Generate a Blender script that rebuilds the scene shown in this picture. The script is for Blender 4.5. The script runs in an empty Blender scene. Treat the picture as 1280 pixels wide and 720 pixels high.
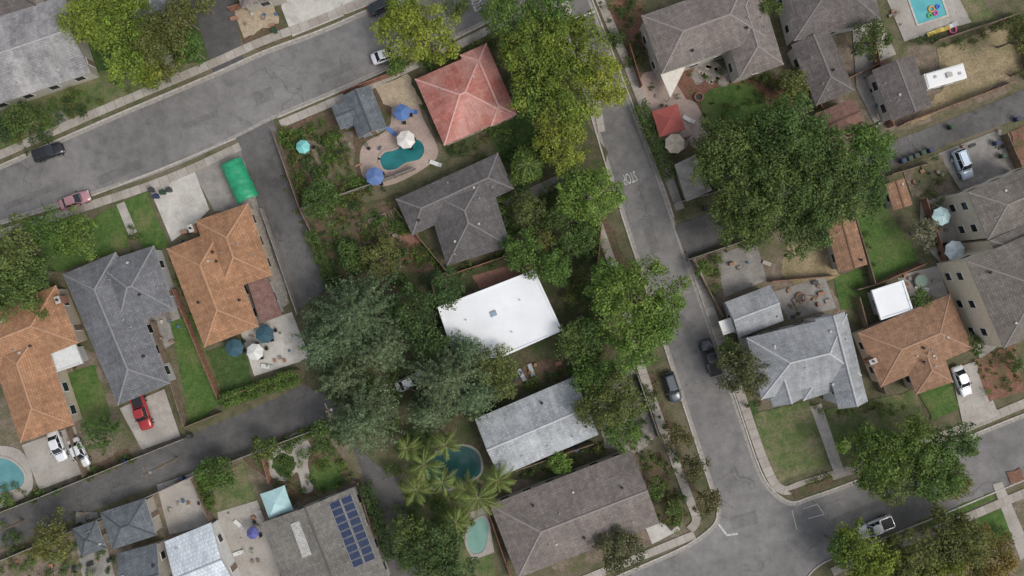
import bpy, math, random
import numpy as np
from mathutils import Vector
from mathutils.geometry import tessellate_polygon
random.seed(7); RNG=np.random.default_rng(11)
S=0.12; H=105.0
def P(x,y,h=0.0):
    k=S*(H-h)/H
    return ((x-640)*k,(360-y)*k,h)
def P2(x,y,h=0.0):
    a=P(x,y,h); return (a[0],a[1])
sc=bpy.context.scene
# ------------------------------------------------------------------ materials
MC={}
def nodes(name):
    m=bpy.data.materials.new(name); m.use_nodes=True
    nt=m.node_tree; b=nt.nodes['Principled BSDF']; return m,nt,b
def N(nt,t,**k):
    n=nt.nodes.new(t)
    for a,v in k.items():
        if a in n.inputs: n.inputs[a].default_value=v
        else: setattr(n,a,v)
    return n
def ramp(nt,src,stops):
    r=nt.nodes.new('ShaderNodeValToRGB'); e=r.color_ramp.elements
    while len(e)<len(stops): e.new(0.5)
    for el,(p,c) in zip(e,stops):
        el.position=p; el.color=(c[0],c[1],c[2],1) if hasattr(c,'__len__') else (c,c,c,1)
    nt.links.new(src,r.inputs[0]); return r.outputs[0]
def mix(nt,f,a,b,mode='MIX'):
    n=nt.nodes.new('ShaderNodeMix'); n.data_type='RGBA'; n.blend_type=mode
    for i,v in ((0,f),(6,a),(7,b)):
        if hasattr(v,'is_linked') or hasattr(v,'links'): nt.links.new(v,n.inputs[i])
        elif hasattr(v,'__len__'): n.inputs[i].default_value=(v[0],v[1],v[2],1)
        else: n.inputs[i].default_value=v
    return n.outputs[2]
def noise(nt,co,scale,detail=6,rough=.6):
    n=N(nt,'ShaderNodeTexNoise',Scale=scale,Detail=detail,Roughness=rough)
    nt.links.new(co,n.inputs['Vector']); return n.outputs['Fac']
def sc3(c,k): return (c[0]*k,c[1]*k,c[2]*k)
def mground(name,c1,c2,scale=1.2,c3=None,big=.12,bigr=(.45,.62),rough=.95,bump=.3,fine=9,fineamt=.5):
    if name in MC: return MC[name]
    m,nt,b=nodes(name); g=N(nt,'ShaderNodeNewGeometry').outputs['Position']
    col=ramp(nt,noise(nt,g,scale,8,.65),[(.36,c1),(.64,c2)])
    if c3: col=mix(nt,ramp(nt,noise(nt,g,big,5,.6),[(bigr[0],0.),(bigr[1],1.)]),col,c3)
    f=ramp(nt,noise(nt,g,fine*.5,6,.75),[(.3,1-fineamt),(.7,1+fineamt*.7)])
    col=mix(nt,1.0,col,f,'MULTIPLY')
    nt.links.new(col,b.inputs['Base Color']); b.inputs['Roughness'].default_value=rough
    b.inputs['Specular IOR Level'].default_value=.2
    bp=N(nt,'ShaderNodeBump',Strength=bump,Distance=.08); nt.links.new(noise(nt,g,fine*.6,4),bp.inputs['Height']); nt.links.new(bp.outputs[0],b.inputs['Normal'])
    MC[name]=m; return m
def masphalt(name,base,crack=.5,var=.25,cs=.16):
    m,nt,b=nodes(name); g=N(nt,'ShaderNodeNewGeometry').outputs['Position']
    t=(base*1.02,base*.98,base*.95)
    col=ramp(nt,noise(nt,g,.07,5,.6),[(.35,sc3(t,1-var)),(.65,sc3(t,1+var))])
    col=mix(nt,1.0,col,ramp(nt,noise(nt,g,.6,8,.7),[(.3,.76),(.7,1.2)]),'MULTIPLY')
    col=mix(nt,1.0,col,ramp(nt,noise(nt,g,5,4,.8),[(.3,.83),(.7,1.14)]),'MULTIPLY')
    w=N(nt,'ShaderNodeTexNoise',Scale=.5,Detail=4.); nt.links.new(g,w.inputs['Vector'])
    vm=N(nt,'ShaderNodeVectorMath',operation='MULTIPLY_ADD'); vm.inputs[1].default_value=(3.5,3.5,0); nt.links.new(w.outputs['Color'],vm.inputs[0]); nt.links.new(g,vm.inputs[2])
    v=N(nt,'ShaderNodeTexVoronoi',feature='DISTANCE_TO_EDGE',Scale=cs); nt.links.new(vm.outputs[0],v.inputs['Vector'])
    line=ramp(nt,v.outputs['Distance'],[(0.,1.),(.018,0.)])
    msk=ramp(nt,noise(nt,g,.12,2),[(.45,0.),(.55,crack)])
    f=mix(nt,1.0,line,msk,'MULTIPLY')
    col=mix(nt,f,col,sc3(t,.5))
    v2=N(nt,'ShaderNodeTexVoronoi',feature='F1',Scale=.33); nt.links.new(g,v2.inputs['Vector'])
    col=mix(nt,ramp(nt,v2.outputs['Distance'],[(.0,.45),(.15,0.)]),col,sc3(t,.6))
    nt.links.new(col,b.inputs['Base Color']); b.inputs['Roughness'].default_value=.9; b.inputs['Specular IOR Level'].default_value=.25
    MC[name]=m; return m
def msidewalk(name,c,joint=1.5):
    m,nt,b=nodes(name); g=N(nt,'ShaderNodeNewGeometry').outputs['Position']
    uv=N(nt,'ShaderNodeUVMap').outputs[0]
    col=ramp(nt,noise(nt,g,.5,8,.7),[(.3,sc3(c,.72)),(.7,sc3(c,1.12))])
    col=mix(nt,1.0,col,ramp(nt,noise(nt,g,6,3),[(.3,.85),(.7,1.1)]),'MULTIPLY')
    br=N(nt,'ShaderNodeTexBrick',Scale=1.0); br.offset=0; nt.links.new(uv,br.inputs['Vector'])
    br.inputs['Color1'].default_value=(1,1,1,1); br.inputs['Color2'].default_value=(.8,.78,.75,1); br.inputs['Mortar'].default_value=(.45,.43,.4,1)
    br.inputs['Mortar Size'].default_value=.03; br.inputs['Brick Width'].default_value=joint; br.inputs['Row Height'].default_value=joint
    col=mix(nt,1.0,col,br.outputs['Color'],'MULTIPLY')
    nt.links.new(col,b.inputs['Base Color']); b.inputs['Roughness'].default_value=.9
    MC[name]=m; return m
def mroof(name,c,var=.16,blotch=None,row=.32,bl=(.42,.66)):
    if name in MC: return MC[name]
    m,nt,b=nodes(name); g=N(nt,'ShaderNodeNewGeometry').outputs['Position']
    uv=N(nt,'ShaderNodeUVMap').outputs[0]
    br=N(nt,'ShaderNodeTexBrick',Scale=1.0); nt.links.new(uv,br.inputs['Vector'])
    br.inputs['Color1'].default_value=(*sc3(c,1-var),1); br.inputs['Color2'].default_value=(*sc3(c,1+var),1); br.inputs['Mortar'].default_value=(*sc3(c,.6),1)
    br.inputs['Mortar Size'].default_value=.025; br.inputs['Brick Width'].default_value=.55; br.inputs['Row Height'].default_value=row; br.inputs['Bias'].default_value=.0
    col=br.outputs['Color']
    if blotch: col=mix(nt,ramp(nt,noise(nt,g,.25,7,.65),[(bl[0],0.),(bl[1],.8)]),col,blotch)
    col=mix(nt,1.0,col,ramp(nt,noise(nt,g,.22,8,.7),[(.3,.74),(.7,1.2)]),'MULTIPLY')
    mp=N(nt,'ShaderNodeMapping'); mp.inputs['Scale'].default_value=(1.5,.14,1); nt.links.new(uv,mp.inputs[0])
    col=mix(nt,1.0,col,ramp(nt,noise(nt,mp.outputs[0],1.,6,.7),[(.3,.76),(.7,1.16)]),'MULTIPLY')
    col=mix(nt,1.0,col,ramp(nt,noise(nt,g,3.5,3,.7),[(.3,.86),(.7,1.12)]),'MULTIPLY')
    col=mix(nt,ramp(nt,noise(nt,g,.9,8,.8),[(.58,0.),(.72,.45)]),col,(.07,.065,.05))
    nt.links.new(col,b.inputs['Base Color']); b.inputs['Roughness'].default_value=.88; b.inputs['Specular IOR Level'].default_value=.3
    MC[name]=m; return m
def mplain(name,c,rough=.6,metal=0,var=.12,scale=2.,coat=0):
    if name in MC: return MC[name]
    m,nt,b=nodes(name); g=N(nt,'ShaderNodeNewGeometry').outputs['Position']
    col=ramp(nt,noise(nt,g,scale,5,.6),[(.3,sc3(c,1-var)),(.7,sc3(c,1+var))])
    nt.links.new(col,b.inputs['Base Color']); b.inputs['Roughness'].default_value=rough; b.inputs['Metallic'].default_value=metal
    if coat: b.inputs['Coat Weight'].default_value=coat; b.inputs['Coat Roughness'].default_value=.08
    MC[name]=m; return m
def mleaf():
    m,nt,b=nodes('foliage'); a=N(nt,'ShaderNodeAttribute',attribute_name='Col')
    nt.links.new(a.outputs['Color'],b.inputs['Base Color']); b.inputs['Roughness'].default_value=.55; b.inputs['Specular IOR Level'].default_value=.25
    tr=nt.nodes.new('ShaderNodeBsdfTranslucent'); nt.links.new(a.outputs['Color'],tr.inputs[0])
    ms=nt.nodes.new('ShaderNodeMixShader'); ms.inputs[0].default_value=.35
    nt.links.new(b.outputs[0],ms.inputs[1]); nt.links.new(tr.outputs[0],ms.inputs[2])
    nt.links.new(ms.outputs[0],nt.nodes['Material Output'].inputs[0]); return m
def mwater(name,c1,c2):
    m,nt,b=nodes(name); g=N(nt,'ShaderNodeNewGeometry').outputs['Position']
    col=ramp(nt,noise(nt,g,.35,3),[(.35,c1),(.65,c2)]); nt.links.new(col,b.inputs['Base Color'])
    b.inputs['Roughness'].default_value=.06
    bp=N(nt,'ShaderNodeBump',Strength=.15,Distance=.1); nt.links.new(noise(nt,g,3,3),bp.inputs['Height']); nt.links.new(bp.outputs[0],b.inputs['Normal']); return m
LEAF=mleaf()
BARK=mplain('bark',(.16,.125,.095),.95)
GLASS=mplain('window_glass',(.02,.025,.03),.08,var=.2)
WHITE=mplain('white_paint',(.75,.75,.73),.5,var=.05)
TRIM=mplain('trim_paint',(.42,.40,.37),.6)
METAL=mplain('galvanised_metal',(.34,.35,.36),.5,.5)
DARK=mplain('dark_plastic',(.02,.02,.022),.5)
TYRE=mplain('tyre_rubber',(.015,.015,.016),.9)
WOOD=mplain('weathered_wood',(.19,.14,.10),.9,var=.35,scale=1.5)
WOODR=mplain('redwood',(.25,.125,.085),.9,var=.3,scale=1.5)
WOODG=mplain('grey_wood',(.25,.225,.20),.9,var=.3,scale=1.5)
BRICK=mplain('chimney_brick',(.25,.13,.09),.9,var=.3,scale=4)
GM=dict(
 grass=mground('lawn_grass',(.055,.11,.026),(.095,.155,.042),.9,(.155,.165,.07),.25,(.48,.74)),
 grassd=mground('dark_lawn',(.042,.082,.024),(.072,.118,.036),1.2,(.09,.11,.045),.3,(.5,.72)),
 dry=mground('dry_grass',(.25,.20,.12),(.36,.29,.18),.8,(.18,.165,.08),.2,(.5,.7)),
 patchy=mground('patchy_grass',(.075,.115,.038),(.145,.165,.07),.8,(.22,.185,.12),.3,(.46,.68)),
 dirt=mground('bare_dirt',(.15,.12,.09),(.25,.20,.155),.9,(.11,.115,.055),.25,(.46,.66)),
 mulch=mground('bark_mulch',(.10,.07,.05),(.17,.115,.08),1.6,(.08,.10,.04),.4,(.46,.66)),
 redm=mground('red_mulch',(.18,.09,.065),(.25,.135,.095),1.6,(.11,.10,.05),.4,(.48,.7)),
 conc=mground('concrete_slab',(.32,.295,.265),(.45,.415,.375),.6,(.25,.225,.2),.3,(.48,.75),fineamt=.2),
 conw=mground('pale_concrete',(.44,.42,.385),(.56,.535,.49),.5,(.33,.30,.27),.3,(.48,.72),fineamt=.16),
 cong=mground('grey_concrete',(.22,.205,.19),(.32,.30,.275),.5,(.17,.16,.145),.3,(.48,.75),fineamt=.22),
 pink=mground('pink_paving',(.36,.28,.245),(.46,.36,.31),.8,(.28,.22,.19),.4,(.48,.75),fineamt=.25),
 brickp=mground('brick_paving',(.23,.12,.09),(.31,.165,.125),1.5,(.18,.12,.1),.4,(.5,.75),fineamt=.35),
 tan=mground('tan_gravel',(.34,.275,.2),(.44,.365,.265),1.5,None,fineamt=.35),
 gravel=mground('grey_gravel',(.22,.2,.18),(.35,.32,.29),2.,None,fineamt=.45),
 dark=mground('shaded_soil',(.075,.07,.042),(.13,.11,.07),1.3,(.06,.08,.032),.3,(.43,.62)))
ROAD=masphalt('street_asphalt',.185,.65,.22,.14); ALLEY=masphalt('alley_asphalt',.115,.75,.3,.4); DRIVE=masphalt('drive_asphalt',.095,.4,.2,.3)
SIDE=msidewalk('sidewalk_concrete',(.41,.375,.335)); KERB=mplain('kerb_concrete',(.40,.365,.33),.9,var=.25)
# ------------------------------------------------------------------ geometry helpers
class Geo:
    def __init__(s): s.v=[]; s.f=[]; s.m=[]; s.uv=[]
    def add(s,vs,fs,mi=0,uvs=None):
        o=len(s.v); s.v+= [tuple(a) for a in vs]
        for i,f in enumerate(fs):
            s.f.append(tuple(o+j for j in f)); s.m.append(mi); s.uv.append(uvs[i] if uvs else None)
    def box(s,cx,cy,z0,z1,L,W,a=0,mi=0,ts=1.,tx=0):
        ca,sa=math.cos(a),math.sin(a); vs=[]
        for z,k,t in ((z0,1,0),(z1,ts,tx)):
            for u,v in ((-1,-1),(1,-1),(1,1),(-1,1)):
                x=u*L/2*k+t; y=v*W/2*k; vs.append((cx+x*ca-y*sa,cy+x*sa+y*ca,z))
        s.add(vs,[(3,2,1,0),(4,5,6,7),(0,1,5,4),(1,2,6,5),(2,3,7,6),(3,0,4,7)],mi)
    def cyl(s,x,y,z0,z1,r0,r1=None,n=10,mi=0):
        r1=r0 if r1 is None else r1
        vs=[(x+r*math.cos(2*math.pi*i/n),y+r*math.sin(2*math.pi*i/n),z) for z,r in ((z0,r0),(z1,r1)) for i in range(n)]
        s.add(vs,[(i,(i+1)%n,n+(i+1)%n,n+i) for i in range(n)]+[tuple(range(n,2*n)),tuple(range(n-1,-1,-1))],mi)
    def tube(s,p,q,r0,r1,n=6,mi=0):
        p=Vector(p);q=Vector(q);d=(q-p)
        if d.length<1e-4:return
        d.normalize(); a=d.orthogonal().normalized(); b=d.cross(a)
        vs=[tuple(c+(a*math.cos(2*math.pi*i/n)+b*math.sin(2*math.pi*i/n))*r) for c,r in ((p,r0),(q,r1)) for i in range(n)]
        s.add(vs,[(i,(i+1)%n,n+(i+1)%n,n+i) for i in range(n)]+[tuple(range(n,2*n)),tuple(range(n-1,-1,-1))],mi)
    def beam(s,p,q,w,h,mi=0):
        p=Vector(p);q=Vector(q);d=(q-p).normalized(); sd=d.cross(Vector((0,0,1)))
        if sd.length<1e-3: sd=Vector((1,0,0))
        sd.normalize(); up=sd.cross(d); vs=[]
        for c in (p,q):
            for a,b in ((-1,-.6),(1,-.6),(.45,1),(-.45,1)): vs.append(tuple(c+sd*w/2*a+up*h*b))
        s.add(vs,[(0,1,2,3),(7,6,5,4),(0,4,5,1),(1,5,6,2),(2,6,7,3),(3,7,4,0)],mi)
    def obj(s,name,mats,parent=None,origin=(0,0,0),smooth=False):
        me=bpy.data.meshes.new(name); o=origin
        me.from_pydata([(a-o[0],b-o[1],c-o[2]) for a,b,c in s.v],[],s.f)
        for m in mats: me.materials.append(m)
        me.polygons.foreach_set('material_index',s.m)
        if smooth: me.polygons.foreach_set('use_smooth',[True]*len(s.f))
        if any(u for u in s.uv):
            ul=me.uv_layers.new(name='UVMap'); k=0
            for f,u in zip(s.f,s.uv):
                for j in range(len(f)):
                    if u: ul.data[k].uv=u[j]
                    k+=1
        me.update()
        ob=bpy.data.objects.new(name,me); sc.collection.objects.link(ob)
        if parent: ob.parent=parent
        else: ob.location=origin
        return ob
def empty(name,loc):
    e=bpy.data.objects.new(name,None); e.location=loc; e.empty_display_size=.5; sc.collection.objects.link(e); return e
def smooth(pts,n=5,closed=False):
    out=[]; L=len(pts)
    rng=range(L) if closed else range(L-1)
    for i in rng:
        g=lambda j: pts[j%L] if closed else pts[max(0,min(L-1,j))]
        a,b,c,d=g(i-1),g(i),g(i+1),g(i+2)
        for k in range(n):
            t=k/n
            out.append(tuple(.5*((2*b[q])+(-a[q]+c[q])*t+(2*a[q]-5*b[q]+4*c[q]-d[q])*t*t+(-a[q]+3*b[q]-3*c[q]+d[q])*t**3) for q in (0,1)))
    if not closed: out.append(pts[-1])
    return out
def polysheet(name,pts,z,mat,world=False,rough=0.,sm=False):
    if sm: pts=smooth(pts,5,True)
    w=[tuple(p) if world else P2(*p) for p in pts]
    if rough>0:
        o=[]
        for i in range(len(w)):
            a=w[i];b=w[(i+1)%len(w)];d=math.dist(a,b);n=max(1,int(d/.8))
            for k in range(n):
                t=k/n; o.append((a[0]+(b[0]-a[0])*t+random.uniform(-rough,rough),a[1]+(b[1]-a[1])*t+random.uniform(-rough,rough)))
        w=o
    vs=[(x,y,z) for x,y in w]; tri=tessellate_polygon([[Vector(v) for v in vs]])
    fs=[]
    for t in tri:
        a,b,c=(vs[i] for i in t)
        cr=(b[0]-a[0])*(c[1]-a[1])-(b[1]-a[1])*(c[0]-a[0])
        if abs(cr)<1e-9: continue
        fs.append(tuple(t) if cr>0 else tuple(reversed(t)))
    g=Geo(); g.add(vs,fs)
    return g.obj(name,[mat])
LK=[0]
def patch(kind,pts,layer=1,rough=None,name=None,sm=False):
    LK[0]+=1; z=.0135+.0037*(LK[0]%12)+.0006*(LK[0]//12)+.054*(layer-1)
    soft=kind in('grass','grassd','dry','patchy','dirt','mulch','redm','dark','tan','gravel')
    nm={'grass':'lawn','grassd':'lawn','dry':'dry_grass_ground','patchy':'lawn','dirt':'dirt_ground','mulch':'mulch_bed','redm':'mulch_bed','conc':'concrete_patio','conw':'concrete_driveway','cong':'concrete_patio','pink':'paved_patio','brickp':'brick_paving','tan':'gravel_ground','gravel':'gravel_ground','dark':'soil_ground'}[kind]
    return polysheet(name or nm,pts,z,GM[kind],rough=(.2 if soft else 0) if rough is None else rough,sm=sm)
def ribbon(g,w,width,z0,z1,mi=0,side=0):
    n=len(w); L=0; A=[];B=[];U=[]
    for i in range(n):
        a=Vector(w[max(0,i-1)]);b=Vector(w[min(n-1,i+1)]);d=(b-a).normalized(); nn=Vector((-d.y,d.x)); c=Vector(w[i])
        if i: L+=math.dist(w[i],w[i-1])
        A.append(c+nn*width*(.5+side*.5)); B.append(c-nn*width*(.5-side*.5)); U.append(L)
    for i in range(n-1):
        v=[(A[i].x,A[i].y,z1),(B[i].x,B[i].y,z1),(B[i+1].x,B[i+1].y,z1),(A[i+1].x,A[i+1].y,z1),
           (A[i].x,A[i].y,z0),(B[i].x,B[i].y,z0),(B[i+1].x,B[i+1].y,z0),(A[i+1].x,A[i+1].y,z0)]
        u=[(U[i],width-.04),(U[i],.04),(U[i+1],.04),(U[i+1],width-.04)]
        g.add(v,[(0,1,2,3),(1,5,6,2),(0,3,7,4)],mi,[u,u,u])
    return g
def strip(name,pts,width,mat,z1=.115,z0=0.,sm=True):
    w=[P2(*p) for p in (smooth(pts,5) if sm else pts)]
    return ribbon(Geo(),w,width,z0,z1).obj(name,[mat])
def pip(x,y,poly):
    c=False;n=len(poly);j=n-1
    for i in range(n):
        xi,yi=poly[i];xj,yj=poly[j]
        if (yi>y)!=(yj>y) and x<(xj-xi)*(y-yi)/(yj-yi)+xi: c=not c
        j=i
    return c
# ------------------------------------------------------------------ foliage
PAL=dict(yg=((.14,.20,.036),(.25,.29,.048)), yel=((.24,.28,.045),(.35,.35,.055)), green=((.085,.155,.034),(.145,.22,.05)),
 bright=((.11,.20,.04),(.18,.275,.058)), dark=((.055,.097,.034),(.09,.14,.044)), blue=((.11,.165,.082),(.18,.24,.13)),
 olive=((.115,.14,.044),(.18,.195,.06)), brown=((.105,.115,.05),(.17,.155,.065)), autumn=((.16,.16,.045),(.27,.22,.055)), mid=((.074,.128,.036),(.13,.185,.052)),
 red=((.22,.07,.045),(.28,.12,.06)), pale=((.22,.23,.14),(.30,.29,.19)), lime=((.135,.20,.045),(.22,.275,.07)), flower=((.35,.15,.2),(.4,.3,.1)))
def leafmesh(name,lobes,dens,size,pal,parent=None,origin=(0,0,0),up=.3,flat=1.):
    lobes=np.array([tuple(l)+((1.,) if len(l)==4 else ()) for l in lobes],float); r=lobes[:,3]; n=np.maximum(6,(dens*r*r*lobes[:,4])).astype(int); idx=np.repeat(np.arange(len(r)),n); T=len(idx)
    d=RNG.normal(size=(T,3)); d/=np.linalg.norm(d,axis=1)[:,None]; fl=d[:,2]<-up; d[fl,2]*=-1
    rr=r[idx]*RNG.uniform(.5,1.15,T); pos=lobes[idx,:3]+d*rr[:,None]*np.array([1,1,flat])
    pos[:,2]=np.maximum(pos[:,2],.1)
    nm=d*.8+RNG.normal(size=(T,3))*.5+np.array([0,0,.45]); nm/=np.linalg.norm(nm,axis=1)[:,None]
    t=np.cross(nm,RNG.normal(size=(T,3))); t/=np.linalg.norm(t,axis=1)[:,None]; b=np.cross(nm,t)
    s=(size*RNG.uniform(.5,1.35,T))[:,None]
    V=np.stack([pos+t*s,pos+b*s*RNG.uniform(.35,.75,(T,1)),pos-t*s*RNG.uniform(.7,1.1,(T,1)),pos-b*s*RNG.uniform(.35,.75,(T,1))],1).reshape(-1,3)-np.array(origin)
    c1,c2=[np.array(c) for c in (PAL[pal] if isinstance(pal,str) else pal)]
    lf=RNG.uniform(0,1,len(r))[idx]*.6+RNG.uniform(0,1,T)*.4; lb=RNG.uniform(.74,1.2,len(r))[idx]*RNG.uniform(.7,1.35,T)
    C=(c1+(c2-c1)*lf[:,None])*lb[:,None]
    yl=RNG.random(T)<.04; C[yl]=C[yl]*np.array([1.6,1.35,.9])
    C=np.repeat(np.concatenate([C,np.ones((T,1))],1),4,0)
    me=bpy.data.meshes.new(name); me.vertices.add(T*4); me.vertices.foreach_set('co',V.ravel()); me.loops.add(T*4); me.loops.foreach_set('vertex_index',np.arange(T*4,dtype=np.int32))
    me.polygons.add(T); me.polygons.foreach_set('loop_start',np.arange(0,T*4,4,dtype=np.int32))
    me.update(calc_edges=True)
    at=me.color_attributes.new('Col','FLOAT_COLOR','POINT'); at.data.foreach_set('color',C.ravel().astype(np.float32))
    me.materials.append(LEAF)
    ob=bpy.data.objects.new(name,me); sc.collection.objects.link(ob)
    if parent: ob.parent=parent
    else: ob.location=origin
    return ob
def tree(px,py,rp,h,pal,name='broadleaf_tree',style='leaf',dens=1.):
    hc=h*.68; x,y,_=P(px,py,hc); R=rp*1.04*S*(H-hc)/H; vz=min(h*.38,R*.75)
    e=empty(name,(x,y,0)); g=Geo(); k=random.uniform(.88,1.14); kr=k*random.uniform(.88,1.1)
    pal=tuple((c[0]*kr,c[1]*k,c[2]*k) for c in PAL[pal])
    th=[random.uniform(0,6.28) for _ in range(3)]
    def ro(a): return R*(1+.13*math.sin(2*a+th[0])+.10*math.sin(3*a+th[1])+.08*math.sin(5*a+th[2]))
    lobes=[]
    if style=='conifer':
        nb=int(30+R*5)
        for i in range(nb):
            a=i*2.39996+random.uniform(-.2,.2); f=(i+.5)/nb; L=(ro(a)*(.25+.8*f**.6))*random.uniform(.8,1.12); z0=h*(.98-.5*f)
            m=max(3,int(L/.62))
            for j in range(m):
                t=(j+.6)/m; rr=L*t; lr=(.62-.34*t)*(.75+.25*R/6)*random.uniform(.8,1.2); w=random.uniform(-.25,.25)
                lobes.append((x+rr*math.cos(a)-w*math.sin(a),y+rr*math.sin(a)+w*math.cos(a),z0-.22*rr-.05*rr*t,lr))
            g.tube((x,y,z0),(x+L*.9*math.cos(a),y+L*.9*math.sin(a),z0-.26*L),.07,.02,4)
        nl=len(lobes)
    else:
        nl=int(16+R*R*1.35)
        for i in range(nl):
            a=random.uniform(0,6.283); q=math.sqrt(random.random()); lr=R*random.uniform(.13,.25)*(1 if R>3 else 1.3)
            if R>5: lr=random.uniform(.5,1.3)
            rad=q*(ro(a)-lr*.6); top=vz*math.sqrt(max(0,1-(q*.95)**2)); z=h-vz+top*random.uniform(-.1 if q<.7 else -.8,.95)-lr*.5
            lobes.append((x+rad*math.cos(a),y+rad*math.sin(a),max(lr*.7,z),lr))
    for k in range(9):
        a=k*.785+random.uniform(-.3,.3); q=.5 if k<8 else 0; rr=R*.4; 
        zz=(h-vz*.55-rr*.5) if style=='leaf' else h*.55-rr*.5
        lobes.append((x+ro(a)*q*math.cos(a),y+ro(a)*q*math.sin(a),max(rr*.5,zz),rr,.36 if style=='leaf' else .3))
    sz=.155+.007*R if style=='leaf' else .15
    leafmesh('crown',lobes,(105 if R>5 else 125)*dens*(1.5 if style=='conifer' else 1),sz,pal,e,(x,y,0),flat=.7 if style=='leaf' else .5)
    tr=.06+.035*R; zb=h*.4; lx,ly=random.uniform(-.2,.2),random.uniform(-.2,.2)
    g.tube((x,y,0),(x+lx,y+ly,zb*.6),tr*1.25,tr,8); g.tube((x+lx,y+ly,zb*.6),(x+lx*.2,y+ly*.2,h*.9) if style=='conifer' else (x+lx,y+ly,zb),tr,tr*.5,8)
    if style=='leaf':
        for l in random.sample(lobes[:nl],min(nl,14)): g.tube((x+lx,y+ly,zb*random.uniform(.7,1)),(l[0],l[1],l[2]),tr*.42,.04,5)
    g.obj('trunk',[BARK],e,(x,y,0)); return e
def palm(px,py,rp,h,pal='lime',n=14):
    x,y,_=P(px,py,h); R=rp*S*(H-h)/H; e=empty('palm_tree',(x,y,0)); g=Geo()
    pr=(x,y,0)
    for i in range(6):
        q=(x+.1*math.sin(i),y+.1*math.cos(i*1.3),h*(i+1)/6); g.tube(pr,q,.2-.01*i,.18-.01*i,8); pr=q
    V=[];C=[]; c1,c2=[np.array(c) for c in PAL[pal]]
    for k in range(n):
        a=k*2.399+random.uniform(-.2,.2); L=R*random.uniform(.75,1.15); rise=random.uniform(.2,1.1); fc=(c1+(c2-c1)*random.random())*random.uniform(.65,1.2); bend=random.uniform(-.35,.35)
        pts=[]
        for j in range(11):
            t=j/10; rr=L*t*(1-.12*t); z=h+rise*math.sin(t*2.6)*L*.3-L*.4*t*t*(1.4-rise*.5); aa=a+bend*t; pts.append(Vector((x+rr*math.cos(aa),y+rr*math.sin(aa),max(.3,z))))
        for j in range(10): g.tube(pts[j],pts[j+1],.04,.03,4,1)
        for j in range(30):
            t=.12+.88*j/29; i0=min(9,int(t*10)); p=pts[i0].lerp(pts[i0+1],t*10-i0); d=(pts[i0+1]-pts[i0]).normalized(); sd=d.cross(Vector((0,0,1))).normalized()
            ll=(L*.16*math.sin(math.pi*min(1,t*.85+.12))+.08)*random.uniform(.7,1.2)
            for sg in (-1,1):
                q=p+(sd*sg*.85+d*.65).normalized()*ll+Vector((0,0,-ll*random.uniform(.25,.6))); w=d*.042
                V+= [p-w,p+w,q+w*.2,q-w*.2]; cc=fc*random.uniform(.6,1.35); C+=[(*cc,1)]*4
    me=bpy.data.meshes.new('fronds'); me.from_pydata([(v.x-x,v.y-y,v.z) for v in V],[],[(i,i+1,i+2,i+3) for i in range(0,len(V),4)])
    at=me.color_attributes.new('Col','FLOAT_COLOR','POINT'); at.data.foreach_set('color',np.array(C,np.float32).ravel()); me.materials.append(LEAF)
    o=bpy.data.objects.new('fronds',me); sc.collection.objects.link(o); o.parent=e
    g.obj('trunk',[BARK,mplain('palm_rib',(.2,.21,.08),.8)],e,(x,y,0))
def plants(poly,n,rm,rx,pals,name='garden_plants',hk=1.1):
    xs=[p[0] for p in poly]; ys=[p[1] for p in poly]; by={}
    k=0;tries=0
    while k<n and tries<n*30:
        tries+=1; x=random.uniform(min(xs),max(xs)); y=random.uniform(min(ys),max(ys))
        if not pip(x,y,poly): continue
        k+=1; r=random.uniform(rm,rx)*random.choice((.7,1,1)); wx,wy,_=P(x,y,r); L=by.setdefault(random.choice(pals),[])
        for j in range(5): 
            a=random.uniform(0,6.28); L.append((wx+r*.6*math.cos(a),wy+r*.6*math.sin(a),r*hk*random.uniform(.4,1),r*random.uniform(.35,.62)))
    for p,L in by.items():
        o=(L[0][0],L[0][1],0); leafmesh(name,L,165,.125,p,None,o)
def hedge(pts,w,h,pal='mid'):
    wp=[P2(x,y,h*.8) for x,y in pts]; L=[]
    for a,b in zip(wp,wp[1:]):
        d=math.dist(a,b); n=int(d/.35)+1; nx,ny=-(b[1]-a[1])/d,(b[0]-a[0])/d
        for i in range(n):
            t=(i+random.random())/n
            for q in (-.3,.3):
                o=q*w+random.uniform(-.18,.18); L.append((a[0]+(b[0]-a[0])*t+nx*o,a[1]+(b[1]-a[1])*t+ny*o,h*random.uniform(.45,.85),w*.33))
    leafmesh('hedge',L,150,.14,pal,None,(wp[0][0],wp[0][1],0))
def fence(pts,h=1.8,mat=None,name='wooden_fence'):
    mat=mat or WOOD; g=Geo(); w=[P2(x,y) for x,y in pts]
    for a,b in zip(w,w[1:]):
        d=math.dist(a,b); an=math.atan2(b[1]-a[1],b[0]-a[0]); n=max(1,round(d/2.4))
        for i in range(n+1):
            t=i/n; g.box(a[0]+(b[0]-a[0])*t,a[1]+(b[1]-a[1])*t,0,h+.08,.12,.12,an)
        for i in range(n):
            t=(i+.5)/n; cx,cy=a[0]+(b[0]-a[0])*t,a[1]+(b[1]-a[1])*t; jl=random.uniform(-.04,.04)
            g.box(cx,cy,.05,h-.1+jl,d/n-.122,.035,an); g.box(cx,cy,h-.097+jl,h-.03+jl,d/n-.122,.11,an)
    return g.obj(name,[mat],None,(w[0][0],w[0][1],0))
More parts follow.
